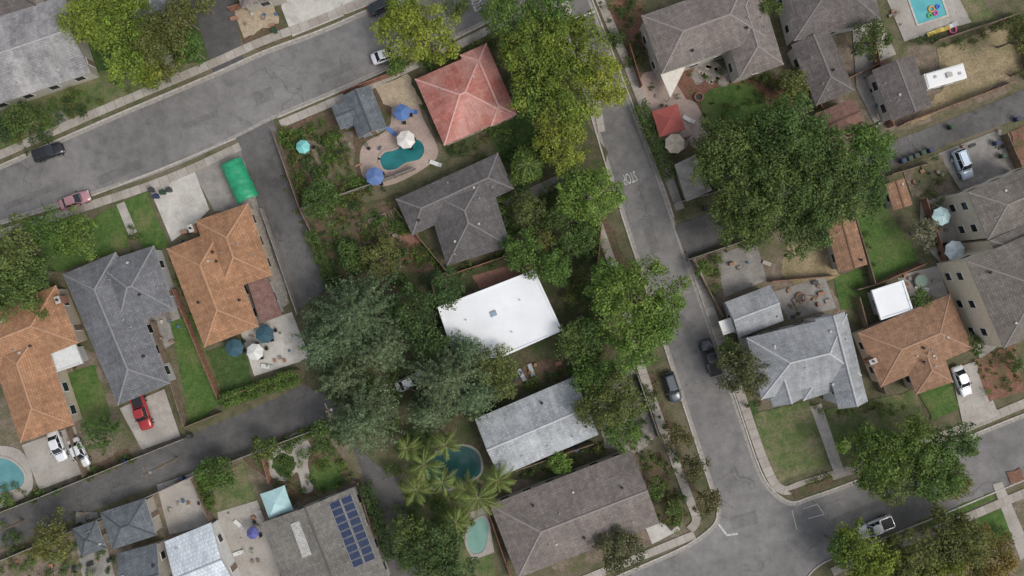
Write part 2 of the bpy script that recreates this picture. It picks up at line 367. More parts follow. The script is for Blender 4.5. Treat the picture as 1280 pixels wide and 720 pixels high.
# ------------------------------------------------------------------ houses
class Wing:
    def __init__(s,c,he=3.,pitch=.36,hips=(1,1),k=0):
        s.he=he+.017*k; w=[Vector(P2(x,y,he)) for x,y in c]
        s.c=(w[0]+w[1]+w[2]+w[3])/4; u=((w[1]-w[0])+(w[2]-w[3])); s.L=u.length/2; s.u=u.normalized(); s.v=Vector((-s.u.y,s.u.x))
        s.W=((w[3]-w[0]).length+(w[2]-w[1]).length)/2; s.p=pitch; s.h=hips
        if s.L<s.W*1.02 and hips==(1,1): s.hl=s.L*.46
        else: s.hl=s.W/2
        s.zr=s.he+pitch*s.W/2
    def w(s,u,v,z): q=s.c+s.u*u+s.v*v; return (q.x,q.y,z)
    def z(s,u,v):
        d=s.W/2-abs(v)
        z=s.he+s.p*d
        if s.h[0]: z=min(z,s.he+(u+s.L/2)*s.p*s.W/2/s.hl)
        if s.h[1]: z=min(z,s.he+(s.L/2-u)*s.p*s.W/2/s.hl)
        return z
    def zw(s,x,y): 
        d=Vector((x,y))-s.c; return s.z(d.dot(s.u),d.dot(s.v))
def house(name,wings,roofmat,wallc=(.4,.37,.32),vents=6,capc=None,chim=(),trim=None,over=.42):
    W=[Wing(k=i,**w) for i,w in enumerate(wings)]
    o=(W[0].c.x,W[0].c.y,0); e=empty(name,o)
    wm=mplain('wall_%02d%02d%02d'%tuple(int(c*99) for c in wallc),wallc,.9,var=.1)
    R=Geo();WL=Geo();WN=Geo();CP=Geo();VT=Geo()
    for w in W:
        L2,W2=w.L/2,w.W/2; a=-L2+(w.hl if w.h[0] else 0); b=L2-(w.hl if w.h[1] else 0); zr=w.zr; ze=w.he; sl=math.sqrt(1+w.p**2)
        T=[w.w(-L2,-W2,ze),w.w(L2,-W2,ze),w.w(L2,W2,ze),w.w(-L2,W2,ze),w.w(a,0,zr),w.w(b,0,zr)]
        Bt=[(x,y,z-.16) for x,y,z in T]; fs=[(0,1,5,4),(2,3,4,5)]; uv=[[(-L2,0),(L2,0),(b,W2*sl),(a,W2*sl)],[(L2,0),(-L2,0),(a,W2*sl),(b,W2*sl)]]
        if w.h[0]: fs.append((3,0,4)); uv.append([(W2,0),(-W2,0),(0,w.hl*sl)])
        if w.h[1]: fs.append((1,2,5)); uv.append([(-W2,0),(W2,0),(0,w.hl*sl)])
        R.add(T,fs,0,uv); R.add(Bt,[tuple(reversed(f)) for f in fs],1)
        rim=[(0,1),(2,3)]+([(3,0)] if w.h[0] else [(3,4),(4,0)])+([(1,2)] if w.h[1] else [(1,5),(5,2)])
        R.add(T+Bt,[(i,i+6,j+6,j) for i,j in rim],1)
        if w.p>.1:
            up=lambda t:(t[0],t[1],t[2]+.02)
            CP.beam(up(T[4]),up(T[5]),.3,.05)
            for fl,en,cs in ((w.h[0],4,(0,3)),(w.h[1],5,(1,2))):
                if fl:
                    for c in cs: CP.beam(up(T[en]),up(T[c]),.26,.045)
        l,d=L2-over,W2-over; zt=ze-.04
        c=[w.w(-l,-d,0),w.w(l,-d,0),w.w(l,d,0),w.w(-l,d,0)]; t=[(x,y,zt) for x,y,_ in c]
        WL.add(c+t,[(0,1,5,4),(1,2,6,5),(2,3,7,6),(3,0,4,7)],0)
        if not w.h[0]: WL.add([t[3],t[0],w.w(-l,0,zr-.2)],[(0,1,2)],0)
        if not w.h[1]: WL.add([t[1],t[2],w.w(l,0,zr-.2)],[(0,1,2)],0)
        an=math.atan2(w.u.y,w.u.x)
        for fl in range(1 if ze<4.6 else 2):
            z0=.95+fl*2.75
            if z0+1.25>ze: continue
            for sg in (-1,1):
                n=max(1,int(l*2/3.3))
                for i in range(n):
                    u=-l+(i+.5)*2*l/n; q=w.w(u,sg*(d+.02),0); WN.box(q[0],q[1],z0,z0+1.25,1.5,.08,an,0); q=w.w(u,sg*(d+.05),0); WN.box(q[0],q[1],z0+.09,z0+1.16,1.3,.06,an,1)
                n=max(1,int(d*2/3.3))
                for i in range(n):
                    v=-d+(i+.5)*2*d/n
                    if fl==0 and i==0 and sg==1:
                        q=w.w(sg*(l+.02),v,0); WN.box(q[0],q[1],.12,2.2,.08,1.05,an,0); q=w.w(sg*(l+.05),v,0); WN.box(q[0],q[1],.14,2.1,.06,.9,an,2); continue
                    q=w.w(sg*(l+.02),v,0); WN.box(q[0],q[1],z0,z0+1.25,.08,1.3,an,0); q=w.w(sg*(l+.05),v,0); WN.box(q[0],q[1],z0+.09,z0+1.16,.06,1.1,an,1)
    def top(x,y): return max(w.zw(x,y) for w in W)
    for i in range(vents):
        w=random.choice(W); u=random.uniform(-.4,.4)*w.L; v=random.choice((-1,1))*random.uniform(.1,.38)*w.W; x,y,_=w.w(u,v,0); z=top(x,y); k=random.random()
        if k<.5: VT.cyl(x,y,z-.1,z+.4,.07,mi=0); VT.cyl(x,y,z-.08,z+.06,.2,.1,mi=0)
        elif k<.8: VT.box(x,y,z-.15,z+.2,.36,.36,math.atan2(w.u.y,w.u.x),3,.85)
        else: VT.cyl(x,y,z-.1,z+.35,.13,mi=1); VT.cyl(x,y,z+.35,z+.5,.22,.08,mi=1)
    for cx,cy in chim:
        x,y=P2(cx,cy,W[0].he+1.3); z=top(x,y); a=math.atan2(W[0].u.y,W[0].u.x)
        VT.box(x,y,z-1,z+.9,1.0,.65,a,2); VT.box(x,y,z+.9,z+1.0,1.1,.75,a,3); VT.cyl(x,y,z+1.0,z+1.25,.17,mi=1)
    R.obj('roof',[roofmat,trim or TRIM],e,o); WL.obj('walls',[wm],e,o); WN.obj('windows_and_door',[WHITE,GLASS,WOOD],e,o)
    if CP.v: CP.obj('ridge_caps',[mplain('ridge_'+roofmat.name,capc,.85) if capc else roofmat],e,o)
    if VT.v: VT.obj('roof_vents',[METAL,DARK,BRICK,TRIM],e,o)
    return e,W,top,o
def wg(*c,**k): return dict(c=list(c),**k)
RG=mroof('roof_slate_grey',(.165,.168,.18)); RO=mroof('roof_terracotta',(.36,.195,.11)); RD=mroof('roof_charcoal_brown',(.125,.115,.115))
RL=mroof('roof_light_grey',(.34,.355,.37),.2,(.45,.475,.49)); RT=mroof('roof_taupe',(.20,.172,.158)); RR=mroof('roof_faded_salmon_tile',(.42,.145,.115),.15,(.54,.31,.27),bl=(.38,.64))
RO2=mroof('roof_brown_orange',(.30,.175,.11)); RV=mroof('roof_victorian_grey',(.29,.30,.315),.12,(.37,.38,.39)); RB=mroof('roof_blue_grey',(.135,.152,.168)); RW=mroof('roof_weathered',(.28,.27,.275),.2,(.40,.385,.375))
RS=mroof('roof_small_brown',(.22,.125,.10)); RK=mroof('roof_dark_taupe',(.14,.122,.117)); RP=mroof('roof_white_metal',(.60,.65,.70),.04,row=.6); RM=mroof('roof_beige_grey',(.19,.178,.16)); RA=mroof('roof_apartment',(.175,.153,.135))
house('suburban_house',[wg((-60,38),(78,-3),(116,87),(-22,140),hips=(0,0),pitch=.3)],RW,vents=5,capc=(.35,.34,.34))
house('suburban_house',[wg((-40,-20),(36,-40),(44,8),(-30,28),hips=(1,1))],RK,vents=2)
house('suburban_house',[wg((142,-50),(205,-65),(222,22),(165,38))],RB,vents=3,capc=(.2,.2,.21))
house('suburban_house',[wg((286,-45),(345,-60),(352,-4),(302,10))],RT,vents=2)
house('suburban_house',[wg((-15,432),(26,554),(92,530),(52,408)),wg((-40,400),(70,357),(98,428),(-14,474))],RO,(.45,.38,.3),vents=7,capc=(.40,.23,.14),chim=[(70,375)])
house('suburban_house',[wg((77,342),(148,506),(212,480),(146,316)),wg((122,328),(189,310),(221,384),(146,412))],RG,(.4,.4,.4),vents=9,capc=(.215,.215,.225))
house('suburban_house',[wg((209,312),(256,436),(323,406),(276,284)),wg((244,277),(275,366),(340,344),(310,253))],RO,(.5,.42,.33),vents=8,capc=(.42,.24,.15),chim=[(236,285)])
house('red_roofed_house',[wg((519,98),(606,62),(637,145),(555,183),pitch=.42),wg((577,66),(612,160),(649,141),(606,57),pitch=.4)],RR,(.45,.35,.28),vents=3,capc=(.58,.34,.30))
house('garden_shed',[wg((428,120),(448,172),(484,160),(463,107),he=2.6,hips=(0,0),pitch=.45),wg((414,133),(452,118),(460,148),(426,162),he=2.5,hips=(0,0),pitch=.3)],RB,(.25,.27,.3),vents=1)
house('suburban_house',[wg((495,250),(622,190),(643,237),(515,293)),wg((531,240),(560,338),(637,302),(608,210))],RD,(.35,.32,.3),vents=8,capc=(.18,.17,.165))
house('suburban_house',[wg((597,528),(718,465),(748,549),(621,592),hips=(0,0),pitch=.33)],RL,(.42,.4,.37),vents=4,capc=(.46,.47,.48))
house('suburban_house',[wg((611,632),(790,562),(823,655),(648,722),he=3.3,hips=(1,0),pitch=.34)],RT,(.42,.38,.34),vents=11,capc=(.255,.222,.21))
house('two_storey_house',[wg((803,20),(935,-28),(955,48),(826,92),he=5.2,pitch=.33),wg((893,-8),(925,101),(979,77),(947,-25),he=4.6)],RT,(.5,.47,.42),vents=7,capc=(.26,.23,.22))
house('suburban_house',[wg((989,56),(1020,131),(1068,114),(1037,36),hips=(0,1)),wg((975,-25),(1085,-50),(1100,25),(992,52),he=3.6)],RK,(.45,.45,.45),vents=5,capc=(.18,.165,.155))
house('backyard_shed',[wg((1018,142),(1066,123),(1081,157),(1034,178),he=2.6,hips=(0,0),pitch=.2)],RS,vents=0)
house('suburban_house',[wg((1091,86),(1114,153),(1166,131),(1141,70),hips=(0,0),pitch=.3)],RK,(.5,.48,.45),vents=3,capc=(.18,.165,.155))
house('backyard_shed',[wg((1107,230),(1117,264),(1141,255),(1130,223),he=2.5,hips=(0,0),pitch=.2)],RO2,vents=1)
house('backyard_shed',[wg((1033,280),(1048,342),(1085,329),(1066,267),he=2.7,hips=(0,0),pitch=.2)],RO2,vents=2)
house('suburban_house',[wg((1071,413),(1192,369),(1212,434),(1102,487),hips=(1,1),pitch=.32),wg((1124,430),(1145,497),(1191,474),(1168,412),pitch=.35)],RO2,(.5,.42,.33),vents=8,capc=(.35,.21,.14),chim=[(1093,452)])
house('apartment_building',[wg((1209,325),(1330,275),(1370,385),(1254,437),he=7.2,pitch=.3),wg((1238,300),(1300,272),(1325,330),(1262,358),he=6.4,pitch=.3)],RA,(.72,.63,.49),vents=4,capc=(.22,.2,.18),over=.1)
house('apartment_building',[wg((1209,243),(1300,200),(1330,262),(1236,297),he=6.4,pitch=.3)],RA,(.64,.56,.45),vents=3,capc=(.22,.2,.18),over=.2)
house('victorian_house',[wg((932,420),(1056,396),(1079,466),(953,502),he=5.4,hips=(1,1),pitch=.45),wg((1018,398),(1049,513),(1084,500),(1056,390),he=5.4,hips=(0,0),pitch=.6),wg((944,436),(967,509),(1003,497),(983,425),he=5.0,hips=(0,0),pitch=.6),wg((985,440),(1003,500),(1050,488),(1030,430),he=4.6,hips=(0,1),pitch=.3),wg((905,379),(961,356),(981,401),(924,421),he=3.4,hips=(0,0),pitch=.35)],RV,(.55,.55,.55),vents=5,capc=(.42,.43,.44))
house('suburban_house',[wg((124,640),(181,624),(196,668),(141,688),he=2.9,hips=(1,1)),wg((92,660),(122,650),(131,685),(100,697),he=2.6)],RB,vents=3)
house('suburban_house',[wg((146,692),(194,680),(216,745),(165,760),hips=(0,0))],RB,vents=3)
house('suburban_house',[wg((205,676),(262,655),(300,735),(240,762),hips=(0,0),pitch=.25)],RP,(.6,.6,.58),vents=2)
e,Ws,tp,oo=house('solar_panel_house',[wg((327,652),(372,775),(489,728),(441,611),he=3.2,hips=(0,0),pitch=.16)],RM,(.4,.38,.35),vents=6)
g=Geo(); w=Ws[0]
for i in range(9):
    for j in range(2):
        u=-w.L/2+1.3+i*1.12; v=-(w.W/2-1.4-j*1.75)
        q1=Vector(P2(465,670,3.2)); sgn=1 if (q1-w.c).dot(w.v)>0 else -1
        v=sgn*abs(v); pts=[]
        for du,dv in((-.5,-.8),(.5,-.8),(.5,.8),(-.5,.8)): pts.append(w.w(u+du,v+dv,w.z(u+du,v+dv)+.12))
        low=[(a,b,c-.04) for a,b,c in pts]; g.add(pts+low,[(0,1,2,3),(0,4,5,1),(1,5,6,2),(2,6,7,3),(3,7,4,0)],1)
        ins=[tuple(Vector(p).lerp(sum((Vector(q) for q in pts),Vector())/4,.06)+Vector((0,0,.008))) for p in pts]; g.add(ins,[(0,1,2,3)],0)
g.obj('solar_panels',[mplain('solar_cell',(.018,.03,.075),.12,var=.3),METAL],e,oo)
g=Geo(); g.box(*P2(378,672,3.4),3.3,4.1,1.4,5.2,math.radians(20),0); g.obj('roof_skylight_monitor',[mground('pale_roof_sheet',(.36,.35,.33),(.45,.44,.42),1.5)],e,oo)
def flatroof(name,pts,he,mat,wallc,vent=True,par=.12):
    w=[P2(x,y,he) for x,y in pts]; c=(sum(a for a,_ in w)/len(w),sum(b for _,b in w)/len(w),0); e=empty(name,c); n=len(w)
    def ins(d): 
        r=[]
        for a,b in w:
            v=Vector((a-c[0],b-c[1])); v*= (v.length-d)/v.length; r.append((v.x+c[0],v.y+c[1]))
        return r
    g=Geo(); i1=ins(.35)
    g.add([(a,b,he+par) for a,b in w]+[(a,b,he+par) for a,b in i1]+[(a,b,he) for a,b in i1]+[(a,b,he-.25) for a,b in w],
      [(i,(i+1)%n,n+(i+1)%n,n+i) for i in range(n)]+[(n+i,n+(i+1)%n,2*n+(i+1)%n,2*n+i) for i in range(n)]+[(3*n+i,3*n+(i+1)%n,(i+1)%n,i) for i in range(n)]+[tuple(range(3*n-1,2*n-1,-1)),tuple(range(3*n,4*n))])
    g.obj('roof',[mat],e,c)
    k=ins(.8); g=Geo(); g.add([(a,b,0) for a,b in k]+[(a,b,he-.251) for a,b in k],[(i,(i+1)%n,n+(i+1)%n,n+i) for i in range(n)]); g.obj('walls',[mplain('stucco_'+name,wallc,.9)],e,c)
    g=Geo()
    for i in range(n):
        a,b=Vector(k[i]),Vector(k[(i+1)%n]); d=(b-a).length
        if d<3: continue
        an=math.atan2(b.y-a.y,b.x-a.x)
        for j in range(int(d/3.2)):
            q=a.lerp(b,(j+.5)/int(d/3.2)); g.box(q.x,q.y,1,2.2,1.4,.12,an,0); g.box(q.x,q.y,1.08,2.12,1.2,.18,an,1)
    if g.v: g.obj('windows',[WHITE,GLASS],e,c)
    return e,c
WR=mground('white_roof_membrane',(.76,.775,.80),(.83,.845,.86),.6,(.68,.70,.73),.3,(.48,.78),rough=.7,fineamt=.05,bump=.05)
e,c=flatroof('white_flat_roof_house',[(547,384),(668,337),(703,413),(629,446),(598,449),(588,437),(566,441)],3.3,WR,(.4,.36,.3))
g=Geo(); x,y=P2(617,392,3.3); g.box(x,y,3.3,3.5,.9,.75,.4,0); g.box(x,y,3.5,3.56,.75,.6,.4,1)
for a,b in ((583,400),(650,375),(640,415)): x,y=P2(a,b,3.3); g.cyl(x,y,3.3,3.7,.08,mi=0); 
g.obj('roof_vents',[METAL,mplain('skylight_blue',(.25,.35,.45),.2)],e,(c[0],c[1],0))
flatroof('patio_cover',[(1089,363),(1129,350),(1141,387),(1101,400)],2.7,WR,(.5,.5,.5))
flatroof('patio_cover',[(57,441),(94,429),(104,454),(66,467)],2.7,mplain('patio_roof_white',(.6,.6,.58),.6),(.45,.4,.35))
flatroof('patio_cover',[(309,352),(333,345),(353,394),(326,404)],2.6,mground('patio_roof_brown',(.19,.105,.09),(.25,.15,.13),1.2),(.35,.25,.2),par=.06)
flatroof('garden_shed',[(843,206),(868,194),(890,238),(858,252)],2.4,mplain('shed_roof_beige',(.34,.31,.28),.8,var=.3,scale=1),(.35,.3,.25))
flatroof('garden_shed',[(898,402),(913,397),(919,414),(904,419)],2.3,WHITE,(.5,.5,.5))
for i,(x,y,m) in enumerate([(-130,60,RK),(-150,420,RG),(-140,600,RO),(-120,760,RT),(120,-160,RO2),(420,-130,RW),(900,-160,RG),(1120,-150,RO),(1400,40,RT),(1420,330,RK),(1450,640,RD),(1200,860,RT),(950,900,RO2),(560,820,RK),(150,850,RG),(380,880,RO)]):
    house('suburban_house',[wg((x-65,y-10),(x+55,y-50),(x+75,y+20),(x-42,y+62)),wg((x-20,y-20),(x+12,y+75),(x+62,y+55),(x+35,y-35))],m,vents=4)
# ------------------------------------------------------------------ ground, roads
g=Geo(); g.add([(-600,-600,0),(600,-600,0),(600,600,0),(-600,600,0)],[(0,1,2,3)]); g.obj('ground',[mground('yard_ground',(.08,.09,.042),(.155,.135,.085),.6,(.18,.15,.11),.1,(.5,.66))])
Aup=[(-500,425),(-80,242),(0,207),(130,150),(265,93),(330,64),(400,38),(470,8),(560,-30),(680,-85),(1000,-220)]
Alo=[(-500,497),(-80,312),(0,281),(120,243),(210,212),(298,172),(345,148),(430,112),(500,80),(570,48),(650,8),(740,-40),(1030,-160)]
Bl=[(600,-250),(690,0),(725,100),(762,222),(797,330),(852,500),(888,610),(896,636),(892,655),(868,675),(840,690),(780,716),(650,772),(300,900)]
Br=[(655,-250),(740,0),(775,90),(825,222),(862,330),(920,500),(948,582),(964,610),(988,627),(1015,620),(1060,604),(1140,572),(1210,545),(1280,517),(1600,390)]
Clo=[(1600,470),(1280,600),(1180,642),(1060,690),(1022,708),(1008,728),(1015,760),(1080,950)]
Cl2=[(1000,980),(905,775),(880,762),(840,772),(300,985)]
polysheet('street_road',smooth(Aup)+smooth(Alo)[::-1],.004,ROAD)
polysheet('street_road',smooth(Bl)+smooth(Cl2)[::-1]+smooth(Clo)[::-1]+smooth(Br)[::-1],.008,ROAD)
def kerb(pts,nm='kerb'): strip(nm,pts,.22,KERB,.13)
kerb([p for p in Aup]); kerb(Alo[:4]+[(295,173)]); kerb([(347,147)]+Alo[7:-2]); kerb(Bl); kerb([(740,0),(775,90),(825,222),(842,272)]); kerb([(858,322),(862,330)]+Br[5:]); kerb(Clo)
def off(pts,d):
    out=[];n=len(pts)
    for i in range(n):
        a=pts[max(0,i-1)];b=pts[min(n-1,i+1)];L=math.dist(a,b);out.append((pts[i][0]-(b[1]-a[1])/L*d,pts[i][1]+(b[0]-a[0])/L*d))
    return out
GUT=mplain('gutter_concrete',(.28,.26,.235),.9,var=.25)
strip('gutter',off(Aup,3),.5,GUT,.0122); strip('gutter',off(Alo,-3),.5,GUT,.0126); strip('gutter',off(Bl,-3),.5,GUT,.013); strip('gutter',off(Br,3),.5,GUT,.0118)
strip('sidewalk',off(Aup[1:9],-12),1.25,SIDE); strip('sidewalk',off(Alo[:5]+[(296,173)],11),1.25,SIDE,.114); strip('sidewalk',off([(347,147)]+Alo[7:11],9),1.2,SIDE,.116)
strip('sidewalk',[(705,0),(740,105),(752,165)],1.1,SIDE); strip('sidewalk',[(728,230),(765,330),(800,455),(830,540),(858,615),(870,648),(862,662)],1.3,SIDE,.181)
strip('sidewalk',[(727,-60),(750,0),(790,95),(838,228),(850,262)],1.3,SIDE); strip('sidewalk',[(864,325),(880,365),(925,492),(958,585),(978,612),(1005,605),(1060,588),(1130,562),(1210,533),(1290,500),(1600,372)],1.35,SIDE)
strip('sidewalk',[(1600,482),(1290,612),(1195,652),(1080,697),(1040,715)],1.3,SIDE)
strip('sidewalk',[(868,668),(780,704),(640,760)],1.2,SIDE,.117)
polysheet('alley_road',[(-200,745),(-60,690),(0,643),(120,588),(240,542),(330,505),(380,480),(412,486),(425,505),(418,518),(300,566),(180,612),(60,662),(0,690),(-200,770)],.0105,ALLEY,rough=.12)
polysheet('alley_road',[(400,515),(470,580),(500,600),(520,700),(560,800),(510,800),(478,690),(455,600),(430,520)],.064,ALLEY,rough=.08)
polysheet('alley_road',[(296,172),(342,150),(362,215),(408,360),(372,388),(345,330),(318,240)],.0632,ALLEY,rough=.05)
polysheet('alley_road',[(843,282),(905,260),(1000,228),(1110,178),(1200,145),(1280,112),(1500,20),(1520,60),(1280,146),(1190,178),(1110,212),(1000,262),(930,292),(857,322)],.0624,ALLEY,rough=.06)
polysheet('driveway',[(228,-80),(278,-80),(305,76),(267,92),(248,30),(235,0)],.0616,DRIVE)
# ------------------------------------------------------------------ yards
F=patch
F('patchy',[(-60,150),(60,105),(120,88),(205,70),(262,78),(258,85),(140,136),(0,197),(-60,220)]); F('cong',[(62,139),(72,134),(92,156),(82,160)],2); F('conc',[(200,72),(214,68),(228,100),(214,105)],2)
F('grassd',[(95,0),(240,0),(262,78),(120,90)]); F('mulch',[(285,5),(345,-5),(352,30),(362,46),(308,66)]); F('tan',[(292,12),(340,-4),(350,28),(305,48)],2)
F('conw',[(350,-40),(405,-50),(425,0),(430,20),(366,46),(352,10)],2); F('conw',[(408,-40),(470,-60),(480,-2),(472,3),(432,18)],1)
F('mulch',[(345,158),(420,128),(500,96),(512,115),(462,175),(455,245),(400,268),(378,240)]); F('tan',[(468,108),(510,93),(528,130),(495,138),(478,130)],2)
F('dirt',[(368,180),(440,165),(446,220),(400,236),(380,215)],2); F('grassd',[(350,168),(375,158),(385,175),(360,185)],2)
F('pink',[(455,180),(486,160),(492,128),(518,125),(530,150),(548,190),(528,212),(486,232),(458,226),(450,205)],2,sm=True)
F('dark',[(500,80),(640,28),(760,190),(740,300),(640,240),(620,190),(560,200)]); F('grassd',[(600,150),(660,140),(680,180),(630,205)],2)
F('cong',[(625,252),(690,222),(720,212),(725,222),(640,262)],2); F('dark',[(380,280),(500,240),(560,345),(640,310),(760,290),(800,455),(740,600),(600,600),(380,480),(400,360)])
F('mulch',[(400,262),(495,250),(515,300),(560,335),(430,350),(392,282)],2); F('brickp',[(485,298),(520,287),(535,320),(500,330)],3); F('brickp',[(590,345),(660,325),(672,335),(600,362)],2)
F('grass',[(155,252),(183,240),(212,308),(182,320)],2); F('grass',[(60,300),(148,256),(162,308),(80,338),(40,350)],1); F('conc',[(146,256),(156,252),(172,290),(162,295)],3)
F('conw',[(188,238),(243,213),(262,262),(244,280),(215,302)],2); F('cong',[(240,212),(300,180),(338,262),(268,264)],1); F('gravel',[(310,240),(335,240),(362,380),(345,390),(322,330)],1)
F('grass',[(212,402),(240,392),(280,500),(238,532)],2); F('grassd',[(258,438),(302,425),(316,478),(280,492)],2); F('conw',[(300,412),(365,390),(388,448),(318,470)],2)
F('dirt',[(75,430),(120,440),(160,540),(235,545),(60,615),(0,630),(0,500)]); F('grass',[(84,468),(118,456),(140,520),(108,540)],2); F('conc',[(150,510),(206,486),(226,545),(178,562)],3); F('conc',[(28,556),(94,532),(114,588),(50,612)],3)
F('mulch',[(95,590),(160,560),(170,575),(100,602)],2); F('conc',[(-20,565),(25,562),(42,600),(30,622),(-20,635)],2,sm=True); F('cong',[(185,390),(222,385),(232,420),(200,440)],2)
F('dirt',[(-40,700),(60,668),(300,570),(420,525),(470,610),(500,760),(-40,800)]); F('conc',[(196,606),(243,590),(266,655),(212,668)],2); F('patchy',[(246,600),(305,578),(322,625),(268,642)],2)
F('mulch',[(300,572),(400,532),(445,600),(360,632),(335,600)],2); F('conc',[(272,640),(322,625),(350,700),(350,740),(290,740)],3)
F('conc',[(345,560),(372,540),(390,560),(385,580),(392,610),(380,615),(372,590),(360,600),(342,598),(334,578)],3,sm=True); F('grass',[(392,578),(412,572),(428,590),(422,608),(398,612),(386,596)],3,sm=True); F('grassd',[(344,572),(358,566),(370,576),(364,592),(350,594),(342,584)],4,sm=True)
F('cong',[(95,640),(122,640),(150,740),(95,750)],2); F('dirt',[(20,690),(90,660),(110,740),(30,760)],2)
F('patchy',[(735,345),(770,335),(800,440),(775,455)],2); F('mulch',[(750,260),(768,290),(790,345),(770,350),(738,285)],2); F('dirt',[(640,600),(740,560),(800,530),(850,640),(860,665),(700,720),(630,640)],1)
F('mulch',[(800,470),(815,466),(850,560),(880,640),(866,640),(835,560)],3); F('mulch',[(800,575),(826,565),(855,645),(840,662),(820,650)],3); F('gravel',[(745,470),(790,460),(820,545),(800,565),(755,560)],2)
F('patchy',[(505,555),(560,540),(600,600),(620,720),(520,740)],1); F('conc',[(588,640),(608,632),(618,690),(590,700),(578,670)],2)
F('mulch',[(655,455),(700,445),(712,470),(640,485)],2); F('conw',[(805,655),(840,645),(850,662),(815,680)],2)
F('redm',[(745,5),(800,-5),(812,60),(795,90),(780,85)],1); F('redm',[(795,90),(880,85),(970,95),(1000,120),(900,175),(860,190),(815,180)],1)
F('pink',[(800,100),(830,92),(855,120),(868,160),(850,190),(822,180)],2,sm=True); F('pink',[(846,130),(868,128),(885,160),(895,180),(870,186),(855,170)],3,sm=True)
F('grass',[(876,125),(900,108),(935,106),(955,122),(950,145),(920,162),(890,160)],3,sm=True); F('gravel',[(862,92),(885,75),(912,92),(905,110),(888,100),(872,106)],3,sm=True)
F('dirt',[(970,60),(1060,40),(1180,60),(1280,30),(1400,0),(1420,60),(1280,108),(1110,172),(1000,225),(960,180)],1)
F('dry',[(1130,160),(1180,110),(1170,62),(1262,28),(1282,85),(1230,115)],2); F('conc',[(1062,32),(1098,22),(1120,68),(1088,82)],2); F('conc',[(1100,-20),(1200,-30),(1225,25),(1130,52)],2)
F('patchy',[(1190,-20),(1215,-20),(1245,25),(1215,30)],2); F('cong',[(1065,40),(1085,45),(1112,150),(1095,160),(1070,110)],3)
F('cong',[(1172,192),(1248,162),(1268,212),(1200,238)],2); F('dirt',[(1125,210),(1175,192),(1195,240),(1160,250),(1140,245)],2); F('redm',[(1262,165),(1300,150),(1310,200),(1275,210)],2)
F('grass',[(1062,268),(1105,254),(1150,325),(1086,356)],2); F('conc',[(1120,345),(1172,332),(1186,372),(1140,385)],2); F('grass',[(1040,346),(1078,334),(1084,380),(1052,388)],2)
F('conc',[(1150,250),(1200,240),(1225,300),(1180,335),(1150,300)],2); F('dry',[(985,305),(1035,295),(1048,345),(1000,365),(975,340)],2); F('cong',[(965,365),(1030,345),(1045,385),(985,400)],3)
F('cong',[(895,318),(945,303),(958,350),(905,372)],2); F('dirt',[(865,325),(985,285),(1060,390),(930,420),(890,380)],1); F('patchy',[(942,518),(1012,500),(1036,582),(962,605)],2); F('patchy',[(1030,512),(1145,488),(1165,550),(1050,590)],2)
F('conc',[(1012,508),(1026,504),(1056,592),(1044,597)],3); F('mulch',[(985,613),(1038,594),(1042,604),(995,623)],3); F('grass',[(1147,488),(1188,474),(1198,512),(1165,524)],3); F('conc',[(1188,462),(1222,450),(1248,520),(1204,535)],3)
F('redm',[(1218,450),(1268,430),(1280,488),(1235,502)],3); F('cong',[(1185,330),(1210,330),(1250,430),(1225,450),(1200,400)],2); F('grassd',[(925,505),(945,500),(960,560),(945,560)],2)
F('grass',[(1140,655),(1240,615),(1245,622),(1160,662)],1); F('grass',[(1212,650),(1260,632),(1272,670),(1225,690)],2); F('conc',[(1240,605),(1252,602),(1290,690),(1275,700)],2); F('dirt',[(1040,720),(1200,650),(1350,600),(1380,800),(1050,800)],1)
F('redm',[(1258,590),(1275,585),(1280,600),(1262,606)],3)
g=Geo()
for i in range(6):
    x,y=P2(385+i*9,205-i*3); g.box(x,y,0,.2,4.2,.35,math.radians(-68),0)
for i in range(5):
    x,y=P2(455+i*14,292-i*6); g.box(x,y,0,.35,3.2,1.0,math.radians(-68),1); g.box(x,y,.352,.38,3.0,.82,math.radians(-68),0)
g.obj('raised_garden_beds',[GM['mulch'],WOODG])
L=[]
for i in range(6):
    x,y=P2(385+i*9,205-i*3)
    for k in range(11): L.append((x+(k-5)*.38*math.cos(math.radians(-68)),y+(k-5)*.38*math.sin(math.radians(-68)),.3,random.uniform(.1,.26)))
for i in range(5):
    x,y=P2(455+i*14,292-i*6)
    for k in range(9): L.append((x+(k-4)*.34*math.cos(math.radians(-68)),y+(k-4)*.34*math.sin(math.radians(-68))+random.uniform(-.25,.25),.5,random.uniform(.12,.32)))
leafmesh('vegetable_rows',L,300,.1,'green')
# ------------------------------------------------------------------ pools
def pool(pts,mat,sm=True,cop='conw'):
    q=smooth(pts,5,True) if sm else pts; w=[P2(*p) for p in q]; c=(sum(a for a,_ in w)/len(w),sum(b for _,b in w)/len(w))
    e=empty('swimming_pool',(c[0],c[1],0))
    a=polysheet('water',q,.135,mat); a.parent=e; a.location=(-c[0],-c[1],0)
    ribbon(Geo(),w+w[:2],.35,0,.2).obj('coping',[GM[cop]],e,(c[0],c[1],0))
TEAL=mwater('pool_water_teal',(.01,.11,.12),(.02,.18,.18)); BLUE=mwater('pool_water_blue',(.08,.34,.38),(.13,.44,.46)); DEEP=mwater('pool_water_deep',(.015,.06,.06),(.03,.10,.095)); PALE=mwater('pool_water_pale',(.15,.29,.25),(.22,.38,.32)); GREYB=mwater('pool_water_grey',(.09,.24,.26),(.14,.31,.33))
pool([(474,200),(480,190),(495,186),(508,176),(524,174),(532,186),(526,200),(508,205),(495,213),(480,213)],TEAL,cop='pink')
pool([(1132,-8),(1172,-16),(1184,20),(1146,32)],BLUE,False)
pool([(-12,575),(12,573),(30,588),(32,604),(18,613),(-12,614)],GREYB,cop='conc')
